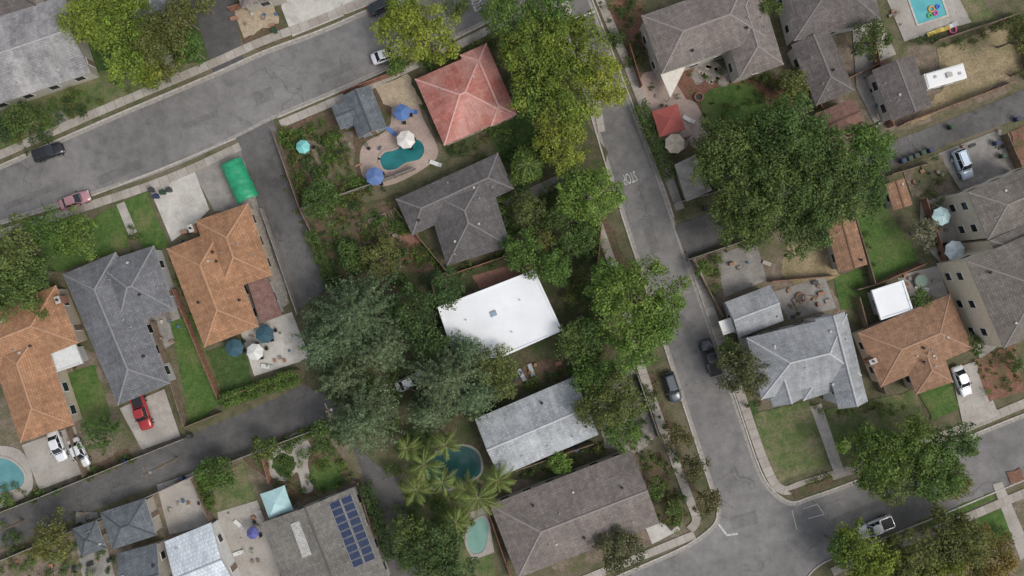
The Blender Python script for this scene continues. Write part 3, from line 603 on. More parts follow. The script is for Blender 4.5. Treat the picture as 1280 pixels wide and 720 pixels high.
pool([(538,570),(575,556),(598,565),(602,590),(585,602),(560,612),(532,606)],DEEP,cop='cong')
pool([(588,655),(604,645),(612,660),(606,688),(590,692),(582,675)],PALE,cop='conc')
# ------------------------------------------------------------------ props
def umbrella(px,py,rp,c,n=8,table=True,name='patio_umbrella',h=2.6,rot=None):
    x,y,_=P(px,py,h); r=rp*S*(H-h)/H; e=empty(name,(x,y,0)); g=Geo(); a0=random.random() if rot is None else rot
    m=mplain('canvas_%02d%02d%02d'%tuple(int(q*99) for q in c),c,.8,var=.08); m2=mplain('canvas_%02d%02d%02d'%tuple(int(q*84) for q in c),sc3(c,.84),.8,var=.08)
    top=(x,y,h+.35 if n>4 else h+.7); cm=math.cos(math.pi/n)*.97
    for i in range(n):
        a=a0+2*math.pi*i/n; b=a0+2*math.pi*(i+1)/n; am=(a+b)/2
        A=(x+r*math.cos(a),y+r*math.sin(a),h-.25);B=(x+r*math.cos(b),y+r*math.sin(b),h-.25);M_=(x+r*cm*math.cos(am),y+r*cm*math.sin(am),h-.2)
        g.add([top,A,M_,B,(A[0],A[1],A[2]-.15),(M_[0],M_[1],M_[2]-.15),(B[0],B[1],B[2]-.15)],[(0,1,2),(0,2,3),(1,4,5,2),(2,5,6,3)],i%2)
    g.cyl(x,y,top[2]-.02,top[2]+.07,.06,mi=0); g.obj('canopy',[m,m2],e,(x,y,0))
    g=Geo()
    if n>4: g.cyl(x,y,0,h+.3,.03); g.cyl(x,y,0,.1,.3,.25)
    else:
        for i in range(4): a=a0+math.pi/2*i; g.cyl(x+r*.9*math.cos(a),y+r*.9*math.sin(a),0,h-.2,.06)
    g.obj('pole',[METAL],e,(x,y,0))
    if table:
        g=Geo(); g.cyl(x,y,.7,.75,.6,n=16)
        for k in range(4):
            a=a0+k*1.57; X,Y=x+1.05*math.cos(a),y+1.05*math.sin(a); g.box(X,Y,.4,.46,.5,.5,a,1); g.box(x+1.3*math.cos(a),y+1.3*math.sin(a),.46,.95,.05,.5,a,1)
            for u,v in((-.2,-.2),(.2,.2),(-.2,.2),(.2,-.2)): g.cyl(X+u,Y+v,0,.4,.02,n=5,mi=1)
        g.obj('table_and_chairs',[WOODG,DARK],e,(x,y,0))
for u in [(378,183,9,(.2,.55,.52)),(502,140,11,(.09,.17,.38)),(468,220,12,(.11,.18,.38)),(457,133,7,(.09,.2,.38)),(507,174,12,(.7,.66,.62)),(292,435,12,(.035,.09,.12)),(318,440,11,(.66,.66,.62)),(330,418,12,(.035,.09,.12)),(844,179,13,(.55,.47,.36)),(1178,270,12,(.5,.68,.68)),(1195,313,13,(.62,.7,.7)),(315,667,8,(.1,.11,.32))]: umbrella(*u)
umbrella(836,150,24,(.36,.09,.075),4,True,'garden_gazebo',2.7,math.radians(62)); umbrella(345,628,23,(.42,.62,.64),4,True,'garden_gazebo',2.7,math.radians(65))
def canopy():
    c=[(273,206),(298,197),(321,243),(294,256)]
    w=Wing([c[0],c[3],c[2],c[1]],2.3,.1,(0,0)); e=empty('green_carport_canopy',(w.c.x,w.c.y,0)); g=Geo(); n=12; m=24
    V=[];
    for i in range(m+1):
        for j in range(n+1):
            a=math.pi*j/n; v=-math.cos(a)*w.W/2; t=i/m; endr=min(1,math.sqrt(max(0,1-(2*abs(t-.5))**6)))
            z=1.3+math.sin(a)*1.45*(.72+.28*endr)+random.uniform(-.025,.025)-(.12 if i%6==3 else (.06 if i%6 in(2,4) else 0))*math.sin(a); V.append(w.w(-w.L/2+w.L*t,v,z))
    g.add(V,[(i*(n+1)+j,(i+1)*(n+1)+j,(i+1)*(n+1)+j+1,i*(n+1)+j+1) for i in range(m) for j in range(n)]); 
    g.obj('tarp',[mplain('green_tarp',(.02,.27,.13),.45,var=.28,scale=1.2)],e,(w.c.x,w.c.y,0),True)
    g=Geo()
    for i in (0,.5,1):
        for sg in(-1,1): q=w.w(-w.L/2+w.L*i,sg*w.W/2,0); g.cyl(q[0],q[1],0,1.4,.04)
    g.obj('posts',[METAL],e,(w.c.x,w.c.y,0))
canopy()
g=Geo(); a,b,c=P(823,87,3),P(857,84,2.6),P(838,122,2.4); g.add([a,b,c],[(0,1,2)]); g.add([(q[0],q[1],q[2]-.02) for q in(a,b,c)],[(2,1,0)]); 
for q in(a,b,c): g.cyl(q[0],q[1],0,q[2],.05,mi=1)
g.obj('shade_sail',[mplain('sail_cloth',(.62,.58,.52),.8),METAL])
def car(px,py,ang,c,kind='sedan',name='parked_car'):
    x,y=P2(px,py,.8); a=math.radians(-ang); e=empty(name,(x,y,.02)); e.rotation_euler=(0,0,a)
    pm=mplain('car_paint_%02d%02d%02d'%tuple(int(q*99) for q in c),c,.35,.15,var=.02,coat=1.)
    K={'sedan':dict(L=4.7,w=.91,st=[(-1,.42,.72,.8),(-.93,.3,.92,.93),(-.6,.22,.98,1),(-.1,.22,.96,1),(.35,.22,.94,1),(.75,.25,.84,.97),(.93,.3,.72,.88),(1,.4,.58,.74)],gb=(-1.72,1.0),gt=(-1.05,.25),zt=1.42),
       'suv':dict(L=4.6,w=.95,st=[(-1,.45,.85,.86),(-.95,.35,1.08,.95),(-.6,.28,1.12,1),(-.1,.28,1.10,1),(.4,.28,1.06,1),(.8,.3,.96,.96),(.94,.35,.84,.88),(1,.45,.7,.76)],gb=(-2.15,.95),gt=(-1.85,.3),zt=1.68),
       'pickup':dict(L=5.5,w=.98,st=[(-1,.5,.8,.93),(-.97,.4,1.08,.97),(-.6,.35,1.1,1),(-.1,.35,1.1,1),(.35,.35,1.12,1),(.75,.35,1.06,.97),(.94,.4,.92,.9),(1,.5,.75,.8)],gb=(-.75,1.3),gt=(-.5,.65),zt=1.82)}[kind]
    L2=K['L']/2; w=K['w']; g=Geo(); secs=[]
    for t,zl,zh,k in K['st']:
        X=t*L2; W=w*k; secs.append([(X,-W*.9,zl),(X,-W,zl+.2),(X,-W*.99,zh-.18),(X,-W*.88,zh-.03),(X,-W*.5,zh+.02),(X,W*.5,zh+.02),(X,W*.88,zh-.03),(X,W*.99,zh-.18),(X,W,zl+.2),(X,W*.9,zl)])
    V=[v for s_ in secs for v in s_]; n=10; fs=[]
    for i in range(len(secs)-1):
        for j in range(n):
            fs.append((i*n+j,i*n+(j+1)%n,(i+1)*n+(j+1)%n,(i+1)*n+j))
    fs+=[tuple(range(n-1,-1,-1)),tuple(range((len(secs)-1)*n,len(secs)*n))]
    g.add(V,[tuple(reversed(f)) for f in fs]); 
    g.obj('body',[pm],e,smooth=True)
    zb=1.08 if kind!='sedan' else .93; b0,b1=K['gb'];t0,t1=K['gt'];zt=K['zt']; wb,wt=w*.86,w*.70
    g=Geo(); g.add([(b0,-wb,zb),(b1,-wb,zb),(b1,wb,zb),(b0,wb,zb),(t0,-wt,zt),(t1,-wt,zt),(t1,wt,zt),(t0,wt,zt)],[(4,5,6,7),(0,1,5,4),(1,2,6,5),(2,3,7,6),(3,0,4,7)]); g.obj('glasshouse',[GLASS],e)
    g=Geo(); r=[(t0-.03,-wt*.98),(t0-.1,0),(t0-.03,wt*.98),((t0+t1)/2,wt*1.05),(t1,wt*.98),(t1+.1,0),(t1,-wt*.98),((t0+t1)/2,-wt*1.05)][::-1]
    g.add([(p,q,zt+.006) for p,q in r]+[((p-(t0+t1)/2)*.86+(t0+t1)/2,q*.84,zt+.06) for p,q in r],[(i,(i+1)%8,8+(i+1)%8,8+i) for i in range(8)]+[tuple(range(8,16))])
    for sg in(-1,1):
        g.tube((b0,sg*wb,zb),(t0,sg*wt,zt),.045,.04,5); g.tube((b1,sg*wb,zb),(t1,sg*wt,zt),.045,.04,5); xm=(t0+t1)/2; g.tube((xm,sg*wb*1.0,zb),(xm,sg*wt,zt),.04,.035,5)
    g.obj('roof_and_pillars',[pm],e)
    g=Geo()
    for sx in(-.62,.64):
        for sg in(-1,1):
            yy=sg*(w-.1); R=.33 if kind=='sedan' else .38; g.tube((sx*L2,yy-.12,R),(sx*L2,yy+.12,R),R,R,14,0); g.tube((sx*L2,yy+sg*.11,R),(sx*L2,yy+sg*.125,R),R*.6,R*.6,10,1)
    for sg in(-1,1):
        g.box(b1-.25,sg*(w+.1),zb-.02,zb+.13,.14,.22,0,2); g.box(L2*.965,sg*w*.62,.6,.72,.12,.36,0,3); g.box(-L2*.985,sg*w*.68,.72,.86,.08,.3,0,4)
    g.box(0,0,.2,.4,L2*1.8,w*1.6,0,0)
    if kind=='suv':
        for sg in(-1,1): g.box((t0+t1)/2,sg*wt*.8,zt+.07,zt+.11,(t1-t0)*.85,.05,0,2)
    g.box(b1+.12,0,zb-.0,zb+.025,.12,wb*1.5,0,2)
    g.obj('wheels_mirrors_lights',[TYRE,METAL,DARK,mplain('headlamp',(.6,.6,.58),.2),mplain('taillamp',(.35,.02,.02),.3)],e)
    if kind=='pickup':
        g=Geo(); g.box(-1.75,0,1.1,1.135,1.75,w*1.55,0,0)
        for sg in(-1,1): g.box(-1.75,sg*w*.86,1.1,1.22,1.85,.14,0,1)
        g.box(-2.66,0,1.1,1.22,.1,w*1.86,0,1); g.box(-.84,0,1.1,1.24,.08,w*1.86,0,1); g.obj('truck_bed',[DARK,pm],e)
W_=(.75,.76,.78)
car(483,68,-20,W_); car(60,190,-20,(.012,.013,.016),'suv'); car(93,250,-20,(.42,.22,.24)); car(478,6,-25,(.02,.02,.022)); car(177,515,72,(.34,.02,.02),'pickup','pickup_truck')
car(71,558,70,W_); car(98,566,65,(.7,.72,.74)); car(888,447,-108,(.035,.04,.045),'pickup','pickup_truck'); car(840,484,72,(.03,.045,.06),'suv'); car(1204,205,68,(.55,.65,.75),'suv'); car(1203,476,68,W_); car(1094,659,158,W_,'pickup','pickup_truck'); car(513,477,-25,(.6,.62,.63))
x,y=P2(1182,95,2.6); e=empty('travel_trailer',(x,y,0)); e.rotation_euler=(0,0,math.radians(16)); g=Geo()
g.box(0,0,.5,2.6,6.0,2.3,0,0); g.box(0,0,2.6,2.72,5.8,2.1,0,0,.96); o=g.obj('body',[WHITE],e); md=o.modifiers.new('b','BEVEL'); md.width=.12; md.segments=3
g=Geo(); g.box(.4,0,2.71,2.98,.9,.7,0,0,.9); g.box(-1.6,.3,2.71,2.8,.4,.4,0,1); g.box(2,-.2,2.71,2.8,.4,.4,0,1); g.box(3.5,0,.5,.62,1.2,.12,0,1)
for sg in(-1,1): 
    g.tube((-.4,sg*1.0,.35),(-.4,sg*1.18,.35),.35,.35,12,2); g.tube((.4,sg*1.0,.35),(.4,sg*1.18,.35),.35,.35,12,2)
    for u in (-2,0,2): g.box(u,sg*1.16,1.4,2.1,.9,.03,0,3)
g.obj('roof_units_and_wheels',[TRIM,METAL,TYRE,GLASS],e)
def bin_(px,py,c,an=0):
    x,y=P2(px,py); e=empty('wheelie_bin',(x,y,0)); g=Geo(); g.box(x,y,.08,1.0,.5,.55,an,0,1.15); g.box(x,y,1.0,1.09,.64,.7,an,1,.93); g.box(x-.36*math.cos(an),y-.36*math.sin(an),.95,1.02,.08,.5,an,1)
    for sg in(-1,1): g.cyl(x+sg*.25*-math.sin(an),y+sg*.25*math.cos(an),0,.2,.09,mi=2)
    g.obj('bin_body',[mplain('bin_%d'%int(sum(c)*999),c,.5),mplain('bin_lid_%d'%int(sum(c)*999),sc3(c,.7),.5),TYRE],e,(x,y,0))
for i,(a,b) in enumerate([(1126,202),(1134,199),(1142,196),(1160,189),(1150,192),(192,238),(198,246),(206,241),(214,238),(1242,180),(1250,196),(1090,225),(230,597),(345,40),(880,262),(720,560),(1186,160),(240,544),(160,575),(70,612),(100,655),(1268,150)]): bin_(a,b,[(.03,.05,.12),(.03,.08,.04),(.06,.06,.06)][i%3],.35)
def lounger(px,py,ang,c=(.6,.6,.58)):
    x,y=P2(px,py); a=math.radians(-ang); e=empty('sun_lounger',(x,y,0)); e.rotation_euler=(0,0,a); g=Geo(); g.box(-.3,0,.3,.36,1.3,.6,0,0)
    g.add([(.35,-.3,.36),(.95,-.3,.75),(.95,.3,.75),(.35,.3,.36),(.35,-.3,.3),(.95,-.3,.69),(.95,.3,.69),(.35,.3,.3)],[(0,1,2,3),(7,6,5,4),(0,4,5,1),(1,5,6,2),(2,6,7,3)],0)
    for u in(-.85,.3):
        for v in(-.25,.25): g.cyl(u,v,0,.3,.025,n=6,mi=1)
    g.obj('frame',[mplain('lounger_%d'%int(sum(c)*99),c,.7),METAL],e)
for q in [(545,205,20),(490,165,40,(.1,.2,.45)),(1165,42,-20,(.6,.45,.1)),(1176,38,-15,(.6,.45,.1)),(1186,34,-25),(652,468,60,(.35,.36,.38)),(664,462,70,(.35,.36,.38)),(1010,372,0,(.25,.2,.15)),(995,380,60,(.25,.2,.15)),(335,458,10),(300,655,40),(300,690,-20),(1150,360,20),(860,150,30),(515,140,15,(.1,.2,.45)),(960,330,20,(.35,.3,.25)),(1205,250,20)]: lounger(*q)
def clutter(poly,n,name='patio_clutter'):
    xs=[p[0] for p in poly]; ys=[p[1] for p in poly]; g=Geo(); k=0; L=[]; t=0
    while k<n and t<900:
        t+=1; x=random.uniform(min(xs),max(xs)); y=random.uniform(min(ys),max(ys))
        if not pip(x,y,poly): continue
        k+=1; X,Y=P2(x,y); q=random.random(); m=random.choice((0,1,2,5,1,3,4,5))
        if q<.45: r=random.uniform(.14,.3); g.cyl(X,Y,0,r*1.5,r*.7,r,12,m); L.append((X,Y,r*1.9,r*1.1))
        elif q<.8: a=random.uniform(.2,.5); l,w=random.uniform(.3,1.1),random.uniform(.25,.6); h=random.uniform(.2,.7); g.box(X,Y,0,h,l,w,a,m,.97); g.box(X,Y,h,h+.04,l*1.03,w*1.05,a,(m+1)%3)
        else: g.cyl(X,Y,.42,.46,.28,n=12,mi=m); g.cyl(X,Y,0,.42,.04,n=6,mi=2)
    g.obj(name,[mplain('terracotta_pot',(.30,.16,.10),.8),WOODG,DARK,TRIM,mplain('blue_plastic',(.06,.12,.22),.5),WOOD])
    if L: leafmesh('potted_plants',L,160,.1,'green')
for c_ in [([(300,412),(365,390),(388,448),(318,470)],8),([(272,640),(322,625),(345,700),(290,715)],10),([(196,606),(243,590),(266,655),(212,668)],7),([(1120,345),(1172,332),(1186,372),(1140,385)],10),([(965,365),(1030,345),(1045,385),(985,400)],14),([(895,318),(945,303),(958,350),(905,372)],8),
 ([(1150,250),(1200,240),(1215,300),(1180,325)],10),([(1062,32),(1098,22),(1112,150),(1095,155)],14),([(455,180),(480,165),(480,185),(462,205)],5),([(800,100),(830,92),(868,180),(822,180)],10),([(410,165),(440,170),(455,230),(430,240)],8),([(185,390),(222,385),(232,420),(200,440)],10),
 ([(480,255),(500,300),(535,320),(500,335)],10),([(95,640),(122,640),(145,700),(100,720)],10),([(225,300),(240,280),(244,286),(228,306)],4),([(1172,192),(1248,162),(1258,190),(1180,210)],6),([(640,460),(700,445),(712,470),(645,480)],9),([(285,5),(345,-5),(352,30),(308,60)],10),([(1125,210),(1175,192),(1185,225),(1140,240)],8),([(20,690),(90,670),(110,720),(30,740)],12),([(1100,-5),(1130,-8),(1145,45),(1125,45)],6)]: clutter(*c_)
def ring(px,py,r,c,z=.2,name='pool_float'):
    x,y=P2(px,py); g=Geo(); n=16;m=8; V=[]
    for i in range(n):
        for j in range(m):
            a=2*math.pi*i/n;b=2*math.pi*j/m; rr=r+.13*math.cos(b); V.append((x+rr*math.cos(a),y+rr*math.sin(a),z+.13*math.sin(b)))
    g.add(V,[(i*m+j,((i+1)%n)*m+j,((i+1)%n)*m+(j+1)%m,i*m+(j+1)%m) for i in range(n) for j in range(m)]); g.obj(name,[mplain('float_%d'%int(c[0]*99+c[1]*999),c,.4)],None,(0,0,0),True)
ring(1163,12,.42,(.6,.3,.05)); ring(1168,17,.3,(.5,.05,.3)); ring(1161,20,.3,(.1,.4,.1)); ring(1190,38,.5,(.7,.12,.3)); ring(1171,9,.25,(.05,.15,.6))
def firepit(px,py,r,m=None):
    x,y=P2(px,py); g=Geo()
    for i in range(12): a=i*math.pi/6; g.box(x+r*math.cos(a),y+r*math.sin(a),0,.45,.25,r*.5,a,0)
    g.cyl(x,y,0,.25,r*.9,mi=1); g.obj('fire_pit',[m or BRICK,DARK])
firepit(873,122,.6); firepit(1000,372,.7)
x,y=P2(1148,351); g=Geo(); g.cyl(x,y,0,.75,1.0,n=20,mi=0); g.cyl(x,y,.75,.82,.9,n=20,mi=1); g.obj('hot_tub',[WOODG,mplain('tub_cover',(.2,.28,.22),.7)])
g=Geo()
for i in range(26):
    a=random.uniform(0,6.28); px_,py_=888+22*math.cos(a)*random.uniform(.3,1),92+14*math.sin(a)*random.uniform(.4,1); x,y=P2(px_,py_); g.cyl(x,y,.1,.2,random.uniform(.2,.42),n=6)
g.obj('flagstone_paving',[mplain('flagstone',(.4,.33,.27),.9,var=.25)])
for f,m in [([(345,168),(378,262),(392,290)],WOOD),([(430,118),(505,90)],WOODR),([(380,262),(495,222),(520,212)],WOODG),([(222,362),(278,498)],WOODR),([(196,402),(236,532)],WOOD),([(278,498),(375,462)],WOODR),([(236,532),(278,515)],WOOD),
 ([(68,470),(112,592)],WOOD),([(330,262),(375,392)],WOODG),([(0,640),(60,617),(170,572),(235,546)],WOODG),([(0,700),(120,650),(240,595),(330,560),(420,526)],WOODG),([(245,596),(272,660)],WOOD),([(330,562),(340,600)],WOODR),
 ([(450,600),(490,740)],WOOD),([(495,262),(560,340),(540,350)],WOOD),([(645,585),(740,552)],WOOD),([(600,605),(640,720)],WOODR),([(640,200),(720,170)],WOOD),([(560,345),(650,315)],WOODR),([(540,350),(548,385)],WOOD),
 ([(990,60),(1022,138)],WOODR),([(1085,45),(1110,160)],WOODR),([(1122,158),(1262,105)],WOODR),([(1270,40),(1282,100)],WOOD),([(1165,55),(1265,22)],WOOD),([(1060,262),(1088,356),(1066,362)],WOOD),([(1088,356),(1150,330)],WOODR),([(1150,250),(1180,340),(1210,400)],WOODR),([(1108,220),(1160,205)],WOOD),
 ([(1000,128),(1100,80)],WOODR),([(858,325),(985,282),(1035,268)],WOODG),([(862,325),(900,395)],WOOD),([(960,352),(1040,345)],WOODR),([(1068,372),(1100,490)],WOOD),([(825,186),(860,172)],WOODR),([(842,255),(905,238)],WOODG),([(785,60),(800,110)],WOODR),([(1250,170),(1272,220)],WOOD),
 ([(505,480),(600,520)],WOOD),([(410,350),(430,345)],WOOD),([(185,315),(215,400)],WOODG),([(750,285),(745,340)],WOODR),([(795,468),(822,545)],WOODG),([(290,15),(352,-5)],WOODR)]: fence(f,1.75,m)
for h in [([(386,288),(412,352)],1.6,2.,'mid'),([(276,503),(372,470)],2.,2.,'green'),([(455,605),(490,700)],1.8,2.5,'dark'),([(800,130),(838,222)],1.9,2.2,'mid'),([(300,0),(350,-12)],1,1,'mid'),([(0,620),(14,632)],1.5,1.5,'green'),([(640,200),(700,170)],1.6,2,'dark'),([(1145,52),(1175,44)],1,1.5,'dark'),([(350,560),(395,538)],1.2,1.4,'mid'),([(1010,605),(1040,594)],.9,.6,'olive')]: hedge(*h)
# ------------------------------------------------------------------ planting
G3=['mid','green','dark','olive']
for a in [([(0,150),(100,110),(200,80),(235,90),(120,130),(0,185)],38,.5,1.4,G3),([(0,120),(60,120),(60,185),(0,192)],16,.8,1.7,['dark','mid']),([(350,165),(420,140),(450,240),(395,265)],120,.3,1.15,G3+['green','green']),([(395,262),(495,250),(555,335),(420,350)],105,.4,1.3,G3+['dark']),
 ([(345,165),(362,158),(395,262),(380,262)],26,.5,1.1,G3),([(375,250),(455,225),(490,235),(400,268)],32,.5,1.2,G3),
 ([(620,240),(740,220),(760,330),(640,330)],60,.7,1.7,G3),([(560,190),(640,150),(720,200),(640,235)],28,.7,1.5,['mid','dark']),([(380,350),(545,345),(590,500),(500,600),(420,520)],100,.7,1.8,['dark','mid','dark']),([(490,600),(560,610),(585,640),(580,720),(500,720)],60,.7,1.6,['dark','mid','green']),
 ([(700,330),(740,350),(760,470),(720,470)],50,.7,1.6,['dark','mid','olive']),([(800,570),(830,565),(866,655),(830,668)],44,.4,1.0,['mid','brown','mid','green']),([(750,465),(800,462),(825,550),(760,560)],26,.5,1.1,['mid','olive','dark']),([(800,470),(815,466),(878,640),(866,640)],24,.3,.8,['brown','olive','mid']),
 ([(745,0),(800,-5),(812,70),(780,90)],32,.4,1.3,['dark','mid','mid','olive']),([(795,90),(880,85),(1000,100),(960,180),(870,195)],28,.3,.9,['mid','olive','mid','green']),([(940,95),(1010,90),(1020,135),(960,160)],24,.6,1.4,G3),([(480,80),(570,50),(640,40),(600,60),(520,90)],26,.6,1.4,G3),
 ([(870,320),(900,315),(900,375),(885,360)],14,.5,1.1,['mid','green','olive']),([(1140,200),(1175,195),(1180,250),(1150,255)],12,.3,.8,['olive','mid']),([(1218,450),(1268,430),(1280,488),(1235,502)],30,.25,.65,['mid','olive','green']),([(1140,260),(1180,250),(1190,310),(1150,310)],12,.6,1.3,['pale','mid']),
 ([(300,572),(400,532),(445,600),(400,625),(335,600)],54,.35,1.0,G3+['lime']),([(246,600),(262,596),(275,640),(262,645)],10,.6,1.1,['green','dark']),([(95,595),(165,568),(170,576),(105,604)],14,.4,.8,['olive','mid']),([(90,640),(125,640),(150,720),(90,720)],20,.4,1.,['dark','mid']),
 ([(212,320),(222,316),(238,400),(226,402)],10,.3,.7,['mid']),([(340,150),(352,148),(372,200),(362,205)],8,.3,.6,['olive']),([(78,440),(100,430),(112,470),(95,478)],7,.4,.8,['mid']),([(1010,500),(1050,515),(1090,500),(1140,500),(1120,520),(1030,520)],20,.3,.8,['mid','olive']),
 ([(930,430),(945,500),(960,510),(935,505),(920,450)],10,.5,1.0,['mid','brown']),([(1060,300),(1085,290),(1100,350),(1085,355)],6,.4,.8,['mid']),([(1040,720),(1250,650),(1280,700),(1280,760),(1040,780)],40,.6,1.4,['olive','mid','green']),([(1262,20),(1285,15),(1295,95),(1275,98)],10,.8,1.5,['mid','olive']),
 ([(560,335),(640,312),(640,325),(560,350)],16,.5,1.0,['mid','dark']),([(745,560),(800,530),(830,560),(810,570)],14,.4,1.0,G3),([(610,600),(740,560),(770,560),(620,615)],22,.4,.9,['dark','mid']),([(530,60),(560,50),(575,65),(530,90)],8,.4,.8,G3),([(150,285),(165,282),(200,320),(160,330)],8,.3,.7,['mid']),
 ([(0,600),(60,612),(100,600),(70,620),(0,640)],12,.4,.9,G3),([(0,650),(40,690),(100,665),(95,720),(0,720)],30,.5,1.2,G3),([(1170,60),(1265,22),(1270,30),(1175,70)],12,.4,.9,['olive','mid']),([(650,480),(720,455),(725,465),(655,490)],12,.4,.9,G3),
 ([(505,545),(545,535),(540,560),(515,575)],14,.5,1.2,G3),([(350,215),(365,212),(408,345),(398,352)],12,.2,.5,['olive','mid']),([(560,185),(625,150),(640,160),(575,200)],10,.4,.9,G3)]: plants(*a)
T=[(112,25,40,9,'yg'),(160,55,45,10,'yg'),(205,45,40,10,'olive'),(190,88,26,8,'yg'),(238,60,22,7,'green'),(150,10,36,9,'yg'),(228,20,22,8,'olive'),
(525,35,48,9,'yel'),(505,20,28,8,'yg'),(570,5,18,6,'mid'),
(635,20,36,11,'green'),(672,60,46,12,'yg'),(725,55,36,11,'yg'),(700,115,54,12,'yg'),(752,105,36,11,'yel'),(668,125,32,10,'green'),(700,178,36,10,'yg'),(690,10,34,10,'green'),(738,242,40,10,'bright'),(715,225,26,8,'green'),
(658,205,24,6,'green'),(660,258,24,6,'olive'),(697,272,22,5,'mid'),(653,315,28,7,'green'),(692,335,25,7,'green'),(722,300,26,6,'mid'),(675,300,20,5,'olive'),(400,250,26,6,'mid'),(475,325,28,6,'olive'),(440,320,20,5,'mid'),
(795,380,60,12,'bright'),(765,350,32,10,'bright'),(822,400,36,11,'bright'),(790,435,34,10,'bright'),(765,500,42,9,'olive'),(775,535,28,7,'green'),(740,470,30,8,'green'),(715,430,26,7,'mid'),(740,420,22,7,'mid'),
(920,195,50,13,'mid'),(985,170,50,14,'mid'),(955,240,55,14,'mid'),(1030,220,55,14,'mid'),(1005,280,42,12,'mid'),(1075,190,40,12,'green'),(1070,240,38,11,'mid'),(898,180,34,10,'mid'),(925,275,42,12,'mid'),(1000,205,58,15,'mid'),(960,160,36,12,'green'),
(1100,575,42,9,'green'),(1140,560,42,9,'green'),(1170,590,40,9,'green'),(1195,550,28,8,'mid'),(1110,605,28,8,'olive'),(1190,600,25,7,'olive'),
(1083,702,42,9,'yg'),(1150,702,45,9,'olive'),(1200,680,42,9,'olive'),(1235,700,38,8,'autumn'),(1120,735,40,9,'olive'),(1180,730,40,9,'yg'),(1050,685,20,7,'green'),
(930,462,34,8,'brown'),(912,440,18,6,'mid'),(775,688,32,7,'brown'),(848,545,18,6,'brown'),(866,583,18,6,'brown'),(884,627,19,6,'brown'),(820,610,14,4,'mid'),
(15,315,38,9,'olive'),(20,365,38,9,'mid'),(60,288,28,8,'green'),(92,292,32,7,'green'),(-20,340,40,9,'mid'),(40,340,28,8,'mid'),(65,675,30,7,'olive'),(125,543,26,6,'mid'),(268,592,24,6,'green'),(-10,160,26,7,'dark'),(25,150,22,6,'mid'),
(540,690,38,9,'dark'),(510,665,26,8,'mid'),(560,715,30,8,'dark'),(520,390,34,9,'dark'),(560,360,24,8,'dark'),(535,430,28,9,'dark'),(700,578,17,4,'bright'),(620,465,34,8,'olive'),(1090,48,26,7,'mid'),(958,8,18,6,'mid'),(1275,45,20,7,'olive'),(1155,290,20,5,'pale'),(1218,430,14,4,'mid'),
(880,335,12,4,'green'),(1150,372,14,4,'green'),(410,545,24,7,'mid'),(330,560,18,5,'mid'),(1270,455,10,3,'mid'),(495,80,14,4,'green'),(255,5,14,5,'olive'),(990,110,22,6,'olive'),(840,635,12,3,'mid'),(590,505,20,6,'dark')]
for t in T: tree(*t)
for t in [(440,395,66,14),(405,430,40,11),(480,435,40,11),(450,525,54,12),(425,475,34,10),(558,472,56,13),(592,492,38,10),(535,515,32,9),(582,440,26,9)]: tree(*t,'blue',name='conifer_tree',style='conifer')
for t in [(598,622,36,6),(530,580,34,6),(520,612,28,5),(556,556,24,5),(622,600,26,5),(553,603,24,5),(660,205,22,5),(570,652,26,5),(508,560,22,5),(580,612,24,5)]: palm(*t,pal='lime' if t[0]!=660 else 'green')
for i in range(26):
    a=random.uniform(0,6.28); r=random.uniform(1.15,1.6); x,y=640+840*r*math.cos(a),360+520*r*math.sin(a); tree(x,y,random.uniform(28,50),9,random.choice(['mid','green','olive','dark']),dens=.6)
def upole(px,py,h=10):
    x,y=P2(px,py); e=empty('utility_pole',(x,y,0)); g=Geo(); g.tube((x,y,0),(x,y,h),.16,.11,8); g.box(x,y,h-.9,h-.78,.1,2.2,.4); g.cyl(x+.25,y,h-2.4,h-1.5,.2,mi=1)
    for k in(-1,0,1): g.cyl(x-math.sin(.4)*k,y+math.cos(.4)*k,h-.78,h-.62,.04,n=6,mi=1)
    g.obj('pole',[WOOD,METAL],e,(x,y,0)); return Vector((x,y,h-.6))
a=upole(222,572); b=upole(430,500); c=upole(30,650); d=upole(1060,170); f=upole(1262,95); h_=upole(905,245); g=Geo()
for p,q in((a,b),(c,a),(h_,d),(d,f)):
    for k in (-1,1):
        o=Vector((-math.sin(.4)*k,math.cos(.4)*k,0)); pr=p+o
        for i in range(1,9):
            t=i/8; cur=p.lerp(q,t)+o-Vector((0,0,1.0*4*t*(1-t))); g.tube(pr,cur,.018,.018,4); pr=cur
g.obj('overhead_wires',[DARK])
PAINT=mground('road_paint',(.45,.44,.42),(.57,.56,.54),3.,(.26,.25,.24),1.2,(.5,.7),fineamt=.2)
def text(px,py,rot,sx=1.,sy=2.2):
    cu=bpy.data.curves.new('stop','FONT'); cu.body='STOP'; cu.size=1.; cu.align_x='CENTER'; cu.align_y='CENTER'; ob=bpy.data.objects.new('t',cu); sc.collection.objects.link(ob); bpy.context.view_layer.update()
    me=bpy.data.meshes.new_from_object(ob.evaluated_get(bpy.context.evaluated_depsgraph_get())); bpy.data.objects.remove(ob)
    o=bpy.data.objects.new('stop_road_marking',me); me.materials.clear(); me.materials.append(PAINT); x,y=P2(px,py); o.location=(x,y,.02); o.rotation_euler=(0,0,math.radians(rot)); o.scale=(sx,sy,1); sc.collection.objects.link(o)
text(787,222,200,.9,2.3); text(597,4,115,.9,2.2)
def line(p,q,w,name='road_line',z=.02):
    a=Vector(P2(*p));b=Vector(P2(*q)); g=Geo(); d=(b-a).normalized(); n=Vector((-d.y,d.x))*w/2; g.add([(a.x-n.x,a.y-n.y,z),(b.x-n.x,b.y-n.y,z),(b.x+n.x,b.y+n.y,z),(a.x+n.x,a.y+n.y,z)],[(0,1,2,3)]); g.obj(name,[PAINT])
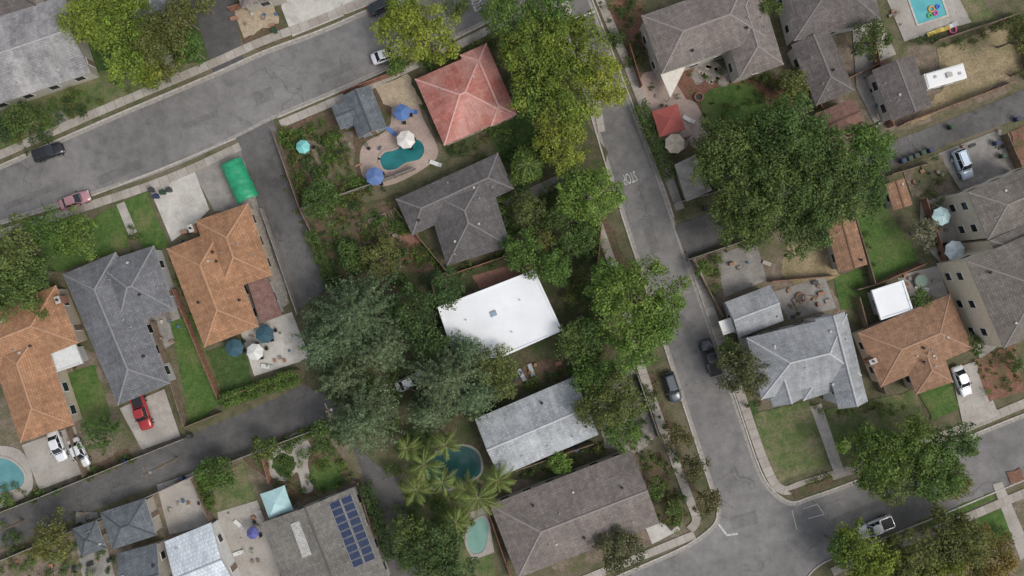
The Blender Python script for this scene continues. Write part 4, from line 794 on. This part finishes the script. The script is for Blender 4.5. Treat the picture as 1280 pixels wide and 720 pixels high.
line((898,655),(908,668),.3); line((908,669),(922,667),.3,z=.022); line((990,638),(996,662),.1); line((1004,636),(1022,630),.1); line((1022,631),(1030,642),.1,z=.022); line((1030,643),(1010,648),.1,z=.024)
line((700,30),(745,14),.3)
g=Geo()
for (x_,y_,l,w,a) in [(150,215,7,1.4,22),(420,90,5,1.2,24),(860,420,6,1.1,-70),(930,650,4,2,15),(1180,600,6,1.,22),(330,120,3,2,20),(40,245,9,1.0,23),(815,300,4,1.6,-70),(1070,640,8,.9,22),(250,150,6,.9,23)]:
    x,y=P2(x_,y_); ca,sa=math.cos(math.radians(a)),math.sin(math.radians(a)); g.add([(x+u*l/2*ca-v*w/2*sa,y+u*l/2*sa+v*w/2*ca,.016) for u,v in((-1,-1),(1,-1),(1,1),(-1,1))],[(0,1,2,3)])
g.obj('road_repair_patches',[masphalt('patch_asphalt',.155,.3,.15)])
# ------------------------------------------------------------------ light, camera
w=bpy.data.worlds.new('World'); sc.world=w; w.use_nodes=True; nt=w.node_tree; bg=nt.nodes['Background']
sky=nt.nodes.new('ShaderNodeTexSky'); sky.sky_type='NISHITA'; sky.sun_disc=False; EL=52; AZ=118
hs=nt.nodes.new('ShaderNodeHueSaturation'); hs.inputs['Saturation'].default_value=.45
sky.sun_elevation=math.radians(EL); sky.sun_rotation=math.radians(AZ); sky.air_density=1.3; sky.dust_density=3; nt.links.new(sky.outputs[0],hs.inputs['Color']); nt.links.new(hs.outputs[0],bg.inputs[0]); bg.inputs[1].default_value=.15
sun=bpy.data.lights.new('sun','SUN'); sun.energy=1.5; sun.angle=math.radians(24); sun.color=(1,.945,.86); so=bpy.data.objects.new('sun',sun); sc.collection.objects.link(so)
d=Vector((math.sin(math.radians(AZ))*math.cos(math.radians(EL)),math.cos(math.radians(AZ))*math.cos(math.radians(EL)),math.sin(math.radians(EL)))); so.rotation_euler=d.to_track_quat('Z','Y').to_euler()
cam=bpy.data.cameras.new('camera'); cam.sensor_width=36; cam.lens=36*H/(1280*S); cam.clip_end=2000; co=bpy.data.objects.new('camera',cam); co.location=(0,0,H); sc.collection.objects.link(co); sc.camera=co
sc.view_settings.view_transform='Standard'; sc.view_settings.look='None'; sc.view_settings.exposure=0
